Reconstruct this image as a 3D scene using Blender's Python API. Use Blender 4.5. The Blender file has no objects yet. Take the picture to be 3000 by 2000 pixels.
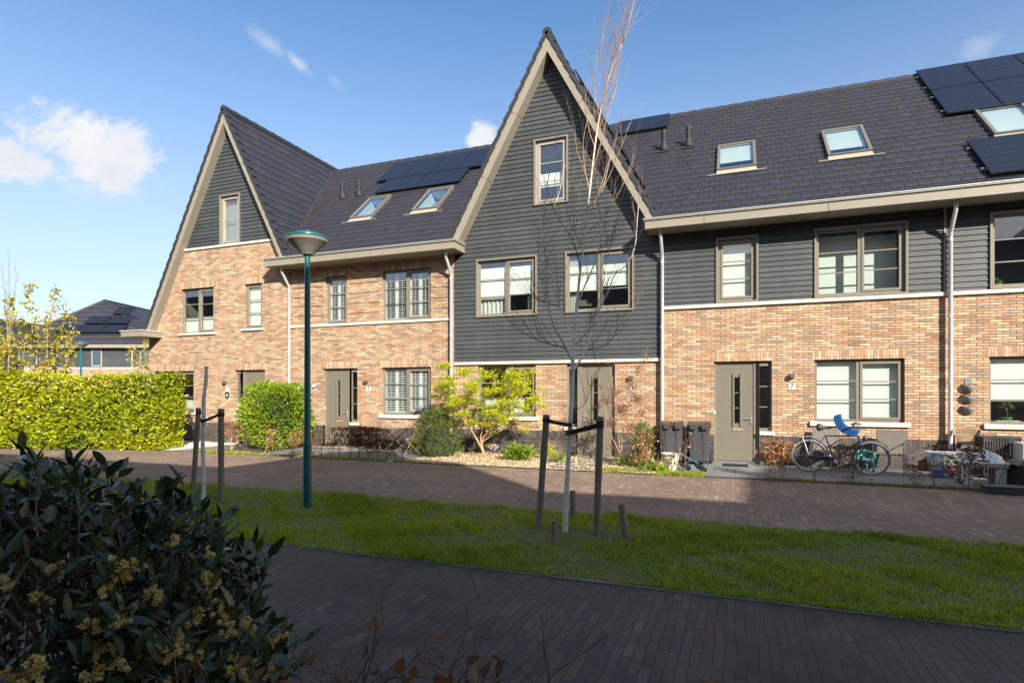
import bpy, bmesh, math, random
import numpy as np
from mathutils import Vector, Matrix
R = math.radians
random.seed(7); RNG = np.random.default_rng(7)
S = bpy.context.scene; COL = S.collection

# ---------------------------------------------------------------- camera, sky, sun, exposure
YAW = math.atan(655/1707.0); EYE = (0.0, -14.86, 1.68)
cam = bpy.data.cameras.new('camera'); co = bpy.data.objects.new('camera', cam); COL.objects.link(co)
co.location = EYE; co.rotation_euler = (R(90), 0, YAW)
cam.sensor_width = 36; cam.lens = 36*1707/3000.0; cam.shift_y = 150/3000.0
cam.clip_start = .05; cam.clip_end = 800
S.camera = co
SUN = Vector((.95, -1.0, .70)).normalized()
EL = math.asin(SUN.z); AZ = math.atan2(SUN.x, SUN.y)
sl = bpy.data.lights.new('sun', 'SUN'); so = bpy.data.objects.new('sun', sl); COL.objects.link(so)
sl.energy = 4.6; sl.angle = R(.53); sl.color = (1.0, .92, .80)
so.rotation_euler = SUN.to_track_quat('Z', 'Y').to_euler(); so.location = (10, -30, 20)
S.view_settings.view_transform = 'Standard'; S.view_settings.look = 'None'
S.view_settings.exposure = 1.08; S.view_settings.gamma = 1
W = bpy.data.worlds.new('World'); S.world = W; W.use_nodes = True

class NT:
    def __init__(s, tree): s.t = tree
    def n(s, typ, props={}, **inp):
        nd = s.t.nodes.new(typ)
        for k, v in props.items(): setattr(nd, k, v)
        for k, v in inp.items(): s.set(nd, k, v)
        return nd
    def set(s, nd, k, v):
        k = int(k[1:]) if k[0] == '_' and k[1:].isdigit() else k.replace('_', ' ')
        i = nd.inputs[k]
        if isinstance(v, bpy.types.NodeSocket): s.t.links.new(v, i)
        elif isinstance(v, bpy.types.Node): s.t.links.new(v.outputs[0], i)
        else: i.default_value = v
    def m(s, op, a, b=0.0, c=0.0, clamp=False):
        nd = s.t.nodes.new('ShaderNodeMath'); nd.operation = op; nd.use_clamp = clamp
        for i, v in enumerate((a, b, c)):
            if isinstance(v, (bpy.types.NodeSocket, bpy.types.Node)): s.set(nd, '_%d' % i, v)
            else: nd.inputs[i].default_value = v
        return nd.outputs[0]
    def sep(s, v):
        nd = s.n('ShaderNodeSeparateXYZ', _0=v); return nd.outputs
    def comb(s, x=0., y=0., z=0.): return s.n('ShaderNodeCombineXYZ', _0=x, _1=y, _2=z).outputs[0]
    def noise(s, vec, scale, detail=3, rough=.5, dist=0.):
        nd = s.n('ShaderNodeTexNoise', Scale=scale, Detail=detail, Roughness=rough, Distortion=dist)
        if vec is not None: s.set(nd, 'Vector', vec)
        return nd.outputs['Fac']
    def ramp(s, fac, stops, interp='LINEAR'):
        nd = s.n('ShaderNodeValToRGB', _0=fac); cr = nd.color_ramp; cr.interpolation = interp
        while len(cr.elements) < len(stops): cr.elements.new(.5)
        for e, (p, c) in zip(cr.elements, stops):
            e.position = p; e.color = (c[0], c[1], c[2], 1) if not isinstance(c, float) else (c, c, c, 1)
        return nd.outputs[0]
    def mix(s, fac, a, b, blend='MIX'):
        nd = s.n('ShaderNodeMix', dict(data_type='RGBA', blend_type=blend))
        for i, v in ((0, fac), (6, a), (7, b)):
            if isinstance(v, (bpy.types.NodeSocket, bpy.types.Node)): s.set(nd, '_%d' % i, v)
            else: nd.inputs[i].default_value = v if i == 0 else (v[0], v[1], v[2], 1)
        return nd.outputs[2]
    def smooth(s, x, lo, hi):
        nd = s.n('ShaderNodeMapRange', dict(interpolation_type='SMOOTHSTEP'), _0=x, _1=lo, _2=hi); return nd.outputs[0]

def build_sky():
    t = NT(W.node_tree); W.node_tree.nodes.clear()
    sky = t.n('ShaderNodeTexSky', dict(sky_type='NISHITA', sun_disc=False, sun_elevation=EL, sun_rotation=AZ, altitude=0, air_density=1.0, dust_density=.3, ozone_density=2.4))
    d = t.n('ShaderNodeTexCoord').outputs['Generated']
    ca, sa = math.cos(YAW), math.sin(YAW)
    def dot(v): 
        nd = t.n('ShaderNodeVectorMath', dict(operation='DOT_PRODUCT')); t.set(nd, '_0', d); nd.inputs[1].default_value = v; return nd.outputs['Value']
    fw = dot((-sa, ca, 0)); fwc = t.m('MAXIMUM', fw, .05)
    u = t.m('DIVIDE', dot((ca, sa, 0)), fwc); v = t.m('DIVIDE', dot((0, 0, 1)), fwc)
    uv = t.comb(u, v, 0.)
    nz = t.noise(uv, 10.0, 11, .62, .5); nz2 = t.noise(t.comb(t.m('MULTIPLY', u, .9), t.m('MULTIPLY', v, 1.3), 3.), 30., 9, .68, .6)
    dens = None; dz = t.sep(d)[2]
    def ell(px, py, rx, ry, rot, gain, amp, lo=.0, hi=.42):
        nonlocal dens
        u0, v0 = (px-1500)/1707., (1150-py)/1707.; a, b = rx/1707., ry/1707.
        c, s_ = math.cos(R(rot)), math.sin(R(rot))
        du = t.m('SUBTRACT', u, u0); dv = t.m('SUBTRACT', v, v0)
        p = t.m('DIVIDE', t.m('ADD', t.m('MULTIPLY', du, c), t.m('MULTIPLY', dv, s_)), a)
        q = t.m('DIVIDE', t.m('SUBTRACT', t.m('MULTIPLY', dv, c), t.m('MULTIPLY', du, s_)), b)
        e = t.m('SUBTRACT', 1., t.m('SQRT', t.m('ADD', t.m('MULTIPLY', p, p), t.m('MULTIPLY', q, q))))
        n_ = t.m('MULTIPLY', t.m('SUBTRACT', t.m('ADD', t.m('MULTIPLY', nz, .65), t.m('MULTIPLY', nz2, .35)), .5), amp)
        x = t.m('MULTIPLY', t.smooth(t.m('ADD', e, n_), lo, hi), gain)
        dens = x if dens is None else t.m('MAXIMUM', dens, x)
    ell(255, 425, 215, 120, -28, 1., 3.2, -.05, .55)
    ell(310, 470, 165, 120, -10, 1., 3.2, -.05, .55)
    ell(60, 480, 250, 65, -12, .95, 3.0, -.02, .6)
    ell(290, 540, 230, 70, 5, .4, 2.6, .0, .9)
    ell(1412, 398, 52, 62, 20, .95, 3.0, -.05, .55)
    ell(790, 130, 150, 42, -40, .40, 2.6, .15, 1.1)
    ell(872, 185, 85, 30, -46, .55, 2.4, .1, .95)
    ell(2880, 130, 110, 50, 30, .26, 2.4, .1, 1.0)
    ell(985, 240, 40, 20, -40, .15, 1.9, .0, .9)
    ell(640, 900, 700, 40, 0, .12, 1.0, .0, 1.)
    dens = t.m('MULTIPLY', dens, t.smooth(fw, .05, .2))
    # clouds added over the unseen rest of the dome to brighten and neutralise shade
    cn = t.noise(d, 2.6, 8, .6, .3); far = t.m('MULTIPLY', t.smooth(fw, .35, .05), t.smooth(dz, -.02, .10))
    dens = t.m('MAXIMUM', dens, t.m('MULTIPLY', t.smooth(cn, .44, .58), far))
    shade = t.ramp(t.noise(uv, 9., 5, .6), [(.25, (3.3, 3.5, 3.8)), (.7, (4.2, 4.25, 4.35))])
    hz = t.smooth(dz, .60, -.06)
    skc = t.mix(t.m('MULTIPLY', hz, .80), t.n('ShaderNodeHueSaturation', Color=sky.outputs[0], Saturation=1.14, Value=.93), (3.3, 3.5, 3.95))
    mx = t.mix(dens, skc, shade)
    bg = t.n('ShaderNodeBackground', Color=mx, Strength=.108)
    out = t.n('ShaderNodeOutputWorld', Surface=bg)
build_sky()

# ---------------------------------------------------------------- materials
MATS = {}
def mat(name, fn=None, col=(.5, .5, .5), rough=.6, metal=0., spec=.5, var=0., vs=8., bump=0., bs=40., coat=0.):
    if name in MATS: return MATS[name]
    m = bpy.data.materials.new(name); m.use_nodes = True; t = NT(m.node_tree)
    b = m.node_tree.nodes['Principled BSDF']
    b.inputs['Roughness'].default_value = rough; b.inputs['Metallic'].default_value = metal
    b.inputs['Specular IOR Level'].default_value = spec; b.inputs['Coat Weight'].default_value = coat
    if fn: fn(t, b)
    else:
        pos = t.n('ShaderNodeNewGeometry').outputs['Position']
        c = (col[0], col[1], col[2])
        if var:
            f = t.ramp(t.noise(pos, vs, 5, .6), [(.25, (1-var,)*3), (.75, (1+var*.6,)*3)])
            t.set(b, 'Base Color', t.mix(1., c, f, 'MULTIPLY'))
            t.set(b, 'Roughness', t.m('ADD', rough-.08, t.m('MULTIPLY', t.noise(pos, vs*2.3, 3), .16)))
        else: b.inputs['Base Color'].default_value = (*c, 1)
        if bump: t.set(b, 'Normal', t.n('ShaderNodeBump', Height=t.noise(pos, bs, 4, .6), Strength=bump, Distance=.01))
    MATS[name] = m; return m

def brick_fn(ramp_stops, bw, bh, mort, mcol, along='X', bond=.5, jit=0., bump=.6, blotch=.15, dist=.006, moss=0., rough=.85, weathering=.12, sand=0.):
    """bricks laid on a wall (X: u = x+y, v = z), upright (V) or on the ground (G: u = y, v = x)"""
    def fn(t, b):
        x, y, z = t.sep(t.n('ShaderNodeNewGeometry').outputs['Position'])
        if along == 'X': u, v = t.m('ADD', x, y), z
        elif along == 'V': u, v = z, t.m('ADD', x, y)
        elif along == 'G': u, v = y, x
        elif along == 'H': u, v = x, y
        if jit:
            wp = t.comb(x, y, z)
            u = t.m('ADD', u, t.m('MULTIPLY', t.m('SUBTRACT', t.noise(wp, 1.3, 2), .5), jit))
            v = t.m('ADD', v, t.m('MULTIPLY', t.m('SUBTRACT', t.noise(wp, 1.9, 2), .5), jit*.5))
        vr = t.m('DIVIDE', v, bh); row = t.m('FLOOR', vr); fv = t.m('SUBTRACT', vr, row)
        if bond == 'rand': off = t.n('ShaderNodeTexWhiteNoise', dict(noise_dimensions='1D'), W=row).outputs[0]
        else: off = t.m('MULTIPLY', t.m('FLOORED_MODULO', row, 2.), bond)
        ur = t.m('ADD', t.m('DIVIDE', u, bw), off); cl = t.m('FLOOR', ur); fu = t.m('SUBTRACT', ur, cl)
        wn = t.n('ShaderNodeTexWhiteNoise', dict(noise_dimensions='3D'), Vector=t.comb(cl, row, 1.3))
        rnd = wn.outputs['Value']; rc = t.sep(wn.outputs['Color'])
        col = t.ramp(rnd, ramp_stops, 'CONSTANT')
        if along in 'XV' and ramp_stops[0][1][0] > .3: col = t.mix(.24, col, (.50, .34, .215))
        hs = t.n('ShaderNodeHueSaturation', Color=col, Value=t.m('ADD', 1-blotch, t.m('MULTIPLY', rc[1], 2*blotch)), Saturation=t.m('ADD', .9, t.m('MULTIPLY', rc[2], .2)))
        pos = t.comb(x, y, z)
        grain = t.noise(pos, 60., 4, .65)
        col = t.mix(1., hs.outputs[0], t.ramp(grain, [(.3, (.82,)*3), (.7, (1.1,)*3)]), 'MULTIPLY')
        if sand: col = t.mix(t.m('MULTIPLY', t.smooth(t.noise(pos, .9, 6, .7, .4), .56, .72), sand), col, (.36, .30, .24))
        if along == 'X': col = t.mix(1., col, t.ramp(t.noise(t.comb(t.m('MULTIPLY', x, 3.), t.m('MULTIPLY', y, 3.), t.m('MULTIPLY', z, .25)), 1., 5, .6), [(.32, (.86,)*3), (.68, (1.07,)*3)]), 'MULTIPLY')
        big = t.noise(pos, .55, 5, .6)
        col = t.mix(1., col, t.ramp(big, [(.3, (1-weathering,)*3), (.7, (1+weathering*.5,)*3)]), 'MULTIPLY')
        mu = mort/bw*.5; mv = mort/bh*.5
        du = t.m('MINIMUM', fu, t.m('SUBTRACT', 1., fu)); dv = t.m('MINIMUM', fv, t.m('SUBTRACT', 1., fv))
        inb = t.m('MULTIPLY', t.smooth(du, mu*.5, mu*1.3), t.smooth(dv, mv*.5, mv*1.3))
        mc = mcol
        if moss:
            mc = t.mix(t.m('MULTIPLY', t.smooth(t.noise(pos, 1.4, 4, .6), .5, .68), moss), mcol, (.07, .085, .02))
        t.set(b, 'Base Color', t.mix(inb, mc, col))
        h = t.m('ADD', inb, t.m('ADD', t.m('MULTIPLY', rc[0], .5), t.m('MULTIPLY', grain, .35)))
        t.set(b, 'Normal', t.n('ShaderNodeBump', Height=h, Strength=bump, Distance=dist))
        b.inputs['Roughness'].default_value = rough
    return fn
CREAM, TAN, ORNG, SALM, RED, GREY = (.60, .44, .29), (.53, .35, .21), (.46, .26, .145), (.49, .30, .19), (.39, .18, .10), (.29, .22, .165)
WALLR = [(0, CREAM), (.20, TAN), (.33, ORNG), (.50, SALM), (.62, CREAM), (.74, ORNG), (.82, RED), (.87, GREY)]
WARMR = [(0, (.62, .45, .29)), (.17, (.51, .325, .19)), (.36, (.455, .255, .14)), (.58, (.48, .30, .19)), (.72, (.58, .405, .26)), (.82, (.38, .17, .095)), (.88, GREY)]
M_BRICK = mat('brick_wall', brick_fn(WALLR, .224, .0603, .0145, (.11, .085, .068)))
M_SKYF = mat('skylight_frame', col=(.15, .14, .125), rough=.4)
M_BRICK2 = mat('brick_wall_warm', brick_fn(WARMR, .224, .0603, .0145, (.10, .078, .062)))
M_SOLD = mat('brick_soldier', brick_fn(WALLR, .50, .0603, .010, (.16, .12, .09), 'V'))
M_PLIN = mat('brick_plinth', brick_fn([(0, (.075, .062, .056)), (.35, (.10, .082, .072)), (.7, (.058, .05, .048))], .224, .0603, .010, (.035, .03, .028)))
M_PLINV = mat('brick_plinth_upright', brick_fn([(0, (.08, .066, .06)), (.35, (.11, .09, .08)), (.7, (.06, .052, .05))], .50, .0603, .010, (.03, .026, .024), 'V'))
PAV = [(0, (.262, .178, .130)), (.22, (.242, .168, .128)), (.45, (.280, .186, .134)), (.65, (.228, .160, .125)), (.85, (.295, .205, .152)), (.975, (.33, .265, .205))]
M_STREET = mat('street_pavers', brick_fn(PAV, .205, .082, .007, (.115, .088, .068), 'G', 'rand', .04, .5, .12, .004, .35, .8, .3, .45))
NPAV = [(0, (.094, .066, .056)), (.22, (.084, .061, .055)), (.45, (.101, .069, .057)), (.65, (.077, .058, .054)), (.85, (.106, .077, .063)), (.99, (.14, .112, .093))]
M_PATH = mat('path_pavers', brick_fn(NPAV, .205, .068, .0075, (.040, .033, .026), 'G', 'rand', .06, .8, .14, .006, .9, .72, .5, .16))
M_TILE = mat('patio_tiles', brick_fn([(0, (.20, .205, .21)), (.5, (.235, .24, .24)), (.8, (.18, .185, .195))], .60, .60, .008, (.06, .06, .055), 'H', 0., 0., .3, .08, .003, .2, .8, .2))
M_TILE3 = mat('patio_tiles_small', brick_fn([(0, (.21, .20, .19)), (.5, (.25, .235, .22)), (.8, (.18, .175, .17))], .30, .30, .006, (.08, .075, .065), 'H', 0., 0., .3, .1, .003, .3, .8, .2))
M_BAND = mat('stone_band', col=(.66, .60, .50), rough=.8, var=.14, vs=5, bump=.15)
M_TRIM = mat('taupe_trim', col=(.265, .238, .19), rough=.42, var=.05, vs=3)
M_FRAME = mat('taupe_frame', col=(.205, .184, .15), rough=.38, var=.05, vs=4)
M_FRAMEL = mat('pale_frame', col=(.34, .31, .26), rough=.45, var=.05, vs=4)
M_DOOR = mat('taupe_door', col=(.175, .157, .122), rough=.4, var=.04, vs=4)
M_ZINC = mat('zinc', col=(.58, .60, .62), rough=.42, metal=.35, var=.12, vs=6)
M_ALU = mat('aluminium', col=(.70, .70, .70), rough=.3, metal=.8)
M_DARK = mat('dark_plastic', col=(.035, .035, .038), rough=.45, var=.15, vs=12)
M_BLACK = mat('black_gap', col=(.01, .01, .01), rough=.9)
M_WHITE = mat('white_paint', col=(.82, .82, .80), rough=.45)
M_ROOM = mat('room_walls', col=(.17, .165, .15), rough=.9, var=.3, vs=1.5)
M_SHUT = mat('shutter_white', col=(.76, .77, .76), rough=.5)
def blind_fn(t, b):
    x, y, z = t.sep(t.n('ShaderNodeNewGeometry').outputs['Position'])
    w = t.m('SINE', t.m('MULTIPLY', z, 210.))
    t.set(b, 'Base Color', t.mix(t.m('ADD', .5, t.m('MULTIPLY', w, .5)), (.80, .83, .79), (.88, .90, .87)))
M_BLIND = mat('blind', blind_fn, rough=.8)
M_CURT = mat('curtain', col=(.62, .62, .57), rough=.9, var=.1, vs=9)
def clad_fn(t, b):
    x, y, z = t.sep(t.n('ShaderNodeNewGeometry').outputs['Position'])
    v = t.comb(t.m('MULTIPLY', x, 2.2), t.m('MULTIPLY', y, 2.2), t.m('MULTIPLY', z, 55.))
    g = t.noise(v, 1.6, 6, .65, .4)
    board = t.m('FLOOR', t.m('DIVIDE', z, .1215))
    wn = t.n('ShaderNodeTexWhiteNoise', dict(noise_dimensions='1D'), W=board).outputs[0]
    c = t.ramp(g, [(.25, (.038, .043, .045)), (.55, (.054, .060, .062)), (.85, (.078, .085, .085))])
    pos = t.comb(x, y, z)
    k = t.n('ShaderNodeTexVoronoi', Scale=2.2, Vector=t.comb(x, y, t.m('MULTIPLY', z, 4.))).outputs['Distance']
    c = t.mix(t.smooth(k, .055, .02), c, (.03, .03, .03))
    c = t.mix(1., c, t.ramp(wn, [(0, (.86,)*3), (1, (1.12,)*3)]), 'MULTIPLY')
    c = t.mix(1., c, t.ramp(t.noise(pos, .8, 4), [(.3, (.85,)*3), (.7, (1.15,)*3)]), 'MULTIPLY')
    ju = t.m('FRACT', t.m('ADD', t.m('DIVIDE', x, 3.4), t.m('MULTIPLY', wn, 7.)))
    c = t.mix(t.smooth(ju, .0016, .0008), c, (.01, .01, .01))
    c = t.mix(1., c, t.ramp(t.noise(t.comb(t.m('MULTIPLY', x, 5.), y, t.m('MULTIPLY', z, .35)), 1., 4), [(.3, (.88,)*3), (.7, (1.1,)*3)]), 'MULTIPLY')
    t.set(b, 'Base Color', c)
    t.set(b, 'Normal', t.n('ShaderNodeBump', Height=g, Strength=.35, Distance=.004))
M_CLAD = mat('dark_cladding', clad_fn, rough=.55)
def roof_fn(joint):
    def fn(t, b):
        uvn = t.n('ShaderNodeUVMap', dict(uv_map='UV')); u, v, _ = t.sep(uvn.outputs[0])
        row = t.m('FLOOR', v); off = t.m('MULTIPLY', t.m('FLOORED_MODULO', row, 2.), .5)
        ur = t.m('ADD', u, off); cl = t.m('FLOOR', ur); fu = t.m('SUBTRACT', ur, cl); fv = t.m('SUBTRACT', v, row)
        du = t.m('MINIMUM', fu, t.m('SUBTRACT', 1., fu))
        wn = t.n('ShaderNodeTexWhiteNoise', dict(noise_dimensions='2D'), Vector=t.comb(cl, row, 0.)).outputs[0]
        pos = t.n('ShaderNodeNewGeometry').outputs['Position']
        c = t.ramp(wn, [(0, (.022, .024, .036)), (.5, (.026, .028, .041)), (1, (.031, .033, .046))])
        c = t.mix(1., c, t.ramp(t.noise(pos, 1.1, 5, .6), [(.3, (.90,)*3), (.72, (1.08,)*3)]), 'MULTIPLY')
        c = t.mix(t.m('MULTIPLY', t.smooth(fv, .14, .02), .62), c, (.15, .118, .088))
        sp = t.smooth(t.n('ShaderNodeTexVoronoi', Scale=1.7, Vector=pos).outputs['Distance'], .035, .02)
        c = t.mix(t.m('MULTIPLY', sp, .5), c, (.4, .4, .36))
        j = t.smooth(du, joint*.4, joint)
        c = t.mix(j, (.012, .012, .014), c)
        t.set(b, 'Base Color', c)
        t.set(b, 'Normal', t.n('ShaderNodeBump', Height=t.m('ADD', t.m('MULTIPLY', j, 1.), t.m('ADD', t.m('MULTIPLY', wn, .4), t.m('MULTIPLY', t.noise(pos, 90., 3), .15))), Strength=.5, Distance=.006))
        t.set(b, 'Roughness', t.m('ADD', .42, t.m('MULTIPLY', t.noise(pos, 5., 3), .2)))
    return fn
M_ROOF = mat('roof_tiles', roof_fn(.052), spec=.5)
M_ROOF3 = mat('roof_tiles_smooth', roof_fn(.016), spec=.5)
M_RIDGE = mat('ridge_tile', col=(.030, .030, .037), rough=.5, var=.2, vs=7)
def panel_fn(t, b):
    u, v, _ = t.sep(t.n('ShaderNodeUVMap', dict(uv_map='UV')).outputs[0])
    def ln(x, n, w):
        f = t.m('FRACT', t.m('MULTIPLY', x, n)); return t.smooth(t.m('MINIMUM', f, t.m('SUBTRACT', 1., f)), w*.4, w)
    g = t.m('MULTIPLY', ln(u, 10., .03), ln(v, 6., .03))
    fine = ln(v, 60., .2)
    c = t.mix(g, (.030, .032, .040), t.mix(fine, (.015, .017, .024), (.012, .015, .026)))
    t.set(b, 'Base Color', c); t.set(b, 'Roughness', t.m('ADD', .16, t.m('MULTIPLY', t.noise(t.n('ShaderNodeNewGeometry').outputs['Position'], 3., 4), .18)))
M_PANEL = mat('solar_cells', panel_fn, spec=.3)
M_PFRM = mat('panel_frame', col=(.03, .03, .032), rough=.35, metal=.6)
def glass_mat(name, tint, fac, refl=(1, 1, 1)):
    m = bpy.data.materials.new(name); m.use_nodes = True; t = NT(m.node_tree); m.node_tree.nodes.clear()
    gm = t.n('ShaderNodeNewGeometry'); pos = gm.outputs['Position']
    dt = t.n('ShaderNodeVectorMath', dict(operation='DOT_PRODUCT'), _0=gm.outputs['Incoming'], _1=gm.outputs['Normal']).outputs['Value']
    fr = t.m('ADD', .04, t.m('MULTIPLY', .96, t.m('POWER', t.m('SUBTRACT', 1., t.m('ABSOLUTE', dt)), 5.)))
    bp = t.n('ShaderNodeBump', Height=t.noise(pos, 1.3, 2), Strength=.05, Distance=.02)
    f = t.m('MULTIPLY', fr, fac, clamp=True)
    mx = t.n('ShaderNodeMixShader', _0=f, _1=t.n('ShaderNodeBsdfTransparent', Color=(*tint, 1)), _2=t.n('ShaderNodeBsdfGlossy', Color=(*refl, 1), Roughness=.005, Normal=bp))
    t.n('ShaderNodeOutputMaterial', Surface=mx); MATS[name] = m; return m
M_GLASS = glass_mat('window_glass', (.87, .925, .905), 5.6)
M_SKYG = glass_mat('skylight_glass', (.78, .88, .86), 3.4)
def attr_leaf(name, stops, rough=.45, trans=.25, spec=.5, sat=1.):
    m = bpy.data.materials.new(name); m.use_nodes = True; t = NT(m.node_tree); b = m.node_tree.nodes['Principled BSDF']
    a = t.n('ShaderNodeAttribute', dict(attribute_name='rnd')).outputs['Fac']
    c = t.ramp(a, stops); t.set(b, 'Base Color', c)
    b.inputs['Roughness'].default_value = rough; b.inputs['Specular IOR Level'].default_value = spec
    if trans:
        tr = t.n('ShaderNodeBsdfTranslucent', Color=t.mix(1., c, (1.5, 1.5, .9), 'MULTIPLY'))
        mx = t.n('ShaderNodeMixShader', _0=trans, _1=b.outputs[0], _2=tr.outputs[0])
        t.set(m.node_tree.nodes['Material Output'], 'Surface', mx)
    MATS[name] = m; return m
L_HEDGE = attr_leaf('laurel_leaf', [(0, (.09, .15, .010)), (.35, (.24, .31, .012)), (.7, (.44, .46, .018)), (.93, (.60, .52, .03)), (1, (.40, .22, .06))], .32)
L_BUSH = attr_leaf('laurel_leaf_green', [(0, (.07, .14, .012)), (.4, (.17, .27, .018)), (.8, (.29, .37, .025)), (1, (.42, .40, .05))], .3)
L_BAY = attr_leaf('dark_laurel_leaf', [(0, (.016, .034, .010)), (.55, (.032, .062, .018)), (.85, (.065, .085, .026)), (1, (.15, .14, .045))], .33, .08, .55)
L_BEECH = attr_leaf('beech_leaf', [(0, (.16, .065, .03)), (.5, (.33, .15, .06)), (1, (.50, .27, .12))], .55, .3)
L_BEECHD = attr_leaf('beech_leaf_dark', [(0, (.07, .03, .018)), (.5, (.14, .06, .032)), (1, (.24, .12, .06))], .55, .2)
L_MAPLE = attr_leaf('fresh_leaf', [(0, (.28, .33, .012)), (.5, (.46, .50, .02)), (1, (.62, .60, .03))], .5, .4)
L_YELLOW = attr_leaf('yellow_leaf', [(0, (.22, .22, .02)), (.5, (.38, .34, .03)), (1, (.52, .44, .06))], .6, .35)
L_YEW = attr_leaf('yew_needle', [(0, (.03, .055, .010)), (.5, (.09, .13, .018)), (1, (.24, .26, .035))], .6, .1)
L_RED = attr_leaf('purple_leaf', [(0, (.13, .055, .04)), (.5, (.25, .12, .085)), (1, (.38, .21, .15))], .6, .3)
L_PEONY = attr_leaf('peony_leaf', [(0, (.09, .17, .012)), (.6, (.17, .27, .02)), (1, (.28, .34, .035))], .4, .3)
L_GRASS = attr_leaf('grass_blade', [(0, (.06, .10, .006)), (.34, (.20, .28, .010)), (.68, (.39, .47, .018)), (.88, (.50, .53, .04)), (.94, (.44, .36, .16)), (1, (.55, .46, .26))], .6, .45)
L_CHIP = attr_leaf('wood_chip', [(0, (.36, .26, .14)), (.5, (.62, .48, .29)), (1, (.78, .66, .45))], .85, 0)
L_FLOW = attr_leaf('flower', [(0, (.50, .36, .10)), (.5, (.70, .56, .22)), (1, (.82, .72, .38))], .6, .2)
L_PINK = attr_leaf('pink_petal', [(0, (.55, .35, .55)), (1, (.75, .6, .75))], .6, .3)
M_BARK = mat('twig_bark', col=(.16, .11, .08), rough=.85, var=.25, vs=30)
M_BARKT = mat('tan_bark', col=(.42, .28, .17), rough=.8, var=.25, vs=30)
M_BARKR = mat('red_twig', col=(.28, .19, .14), rough=.7, var=.3, vs=30)
def birch_fn(t, b):
    x, y, z = t.sep(t.n('ShaderNodeNewGeometry').outputs['Position'])
    v = t.comb(t.m('MULTIPLY', x, 8.), t.m('MULTIPLY', y, 8.), t.m('MULTIPLY', z, 26.))
    n1 = t.noise(v, 1.1, 4, .6); n2 = t.noise(t.comb(x, y, z), 22., 4)
    c = t.ramp(n2, [(.3, (.60, .58, .55)), (.7, (.86, .83, .78))])
    c = t.mix(t.smooth(n1, .60, .68), c, (.04, .035, .03))
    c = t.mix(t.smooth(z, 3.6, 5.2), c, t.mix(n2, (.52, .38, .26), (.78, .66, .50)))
    c = t.mix(t.m('MULTIPLY', t.smooth(n2, .62, .75), .4), c, (.22, .24, .12))
    t.set(b, 'Base Color', c); t.set(b, 'Normal', t.n('ShaderNodeBump', Height=n1, Strength=.5, Distance=.01))
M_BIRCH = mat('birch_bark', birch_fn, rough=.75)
M_STAKE = mat('weathered_stake', col=(.25, .21, .165), rough=.9, var=.35, vs=14, bump=.6, bs=60)
M_WOOD = mat('weathered_teak', col=(.30, .20, .13), rough=.75, var=.3, vs=10, bump=.2)
M_RUBBER = mat('black_rubber', col=(.015, .015, .016), rough=.6)
M_TEAL = mat('teal_paint', col=(.006, .115, .125), rough=.28, spec=.6, var=.12, vs=9)
M_SOIL = mat('soil', col=(.09, .065, .045), rough=.95, var=.4, vs=12, bump=.8)
def turf_fn(t, b):
    pos = t.n('ShaderNodeNewGeometry').outputs['Position']
    c = t.mix(t.smooth(t.noise(pos, 70., 4, .7), .42, .6), (.035, .05, .012), (.16, .21, .035))
    c = t.mix(t.smooth(t.noise(pos, 4., 6, .7), .50, .66), c, t.mix(t.noise(pos, 45., 4, .7), (.07, .055, .03), (.26, .19, .11)))
    t.set(b, 'Base Color', c); t.set(b, 'Normal', t.n('ShaderNodeBump', Height=t.noise(pos, 60., 4), Strength=.8, Distance=.02))
M_TURF = mat('turf', turf_fn, rough=.95)
M_GRAVEL = mat('white_gravel_base', col=(.62, .58, .52), rough=.9, var=.3, vs=45, bump=.9, bs=45)
M_CHIPB = mat('woodchip_base', col=(.48, .38, .26), rough=.95, var=.35, vs=40, bump=1., bs=40)
M_KERB = mat('concrete_kerb', col=(.17, .16, .15), rough=.85, var=.25, vs=6, bump=.3)

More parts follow.
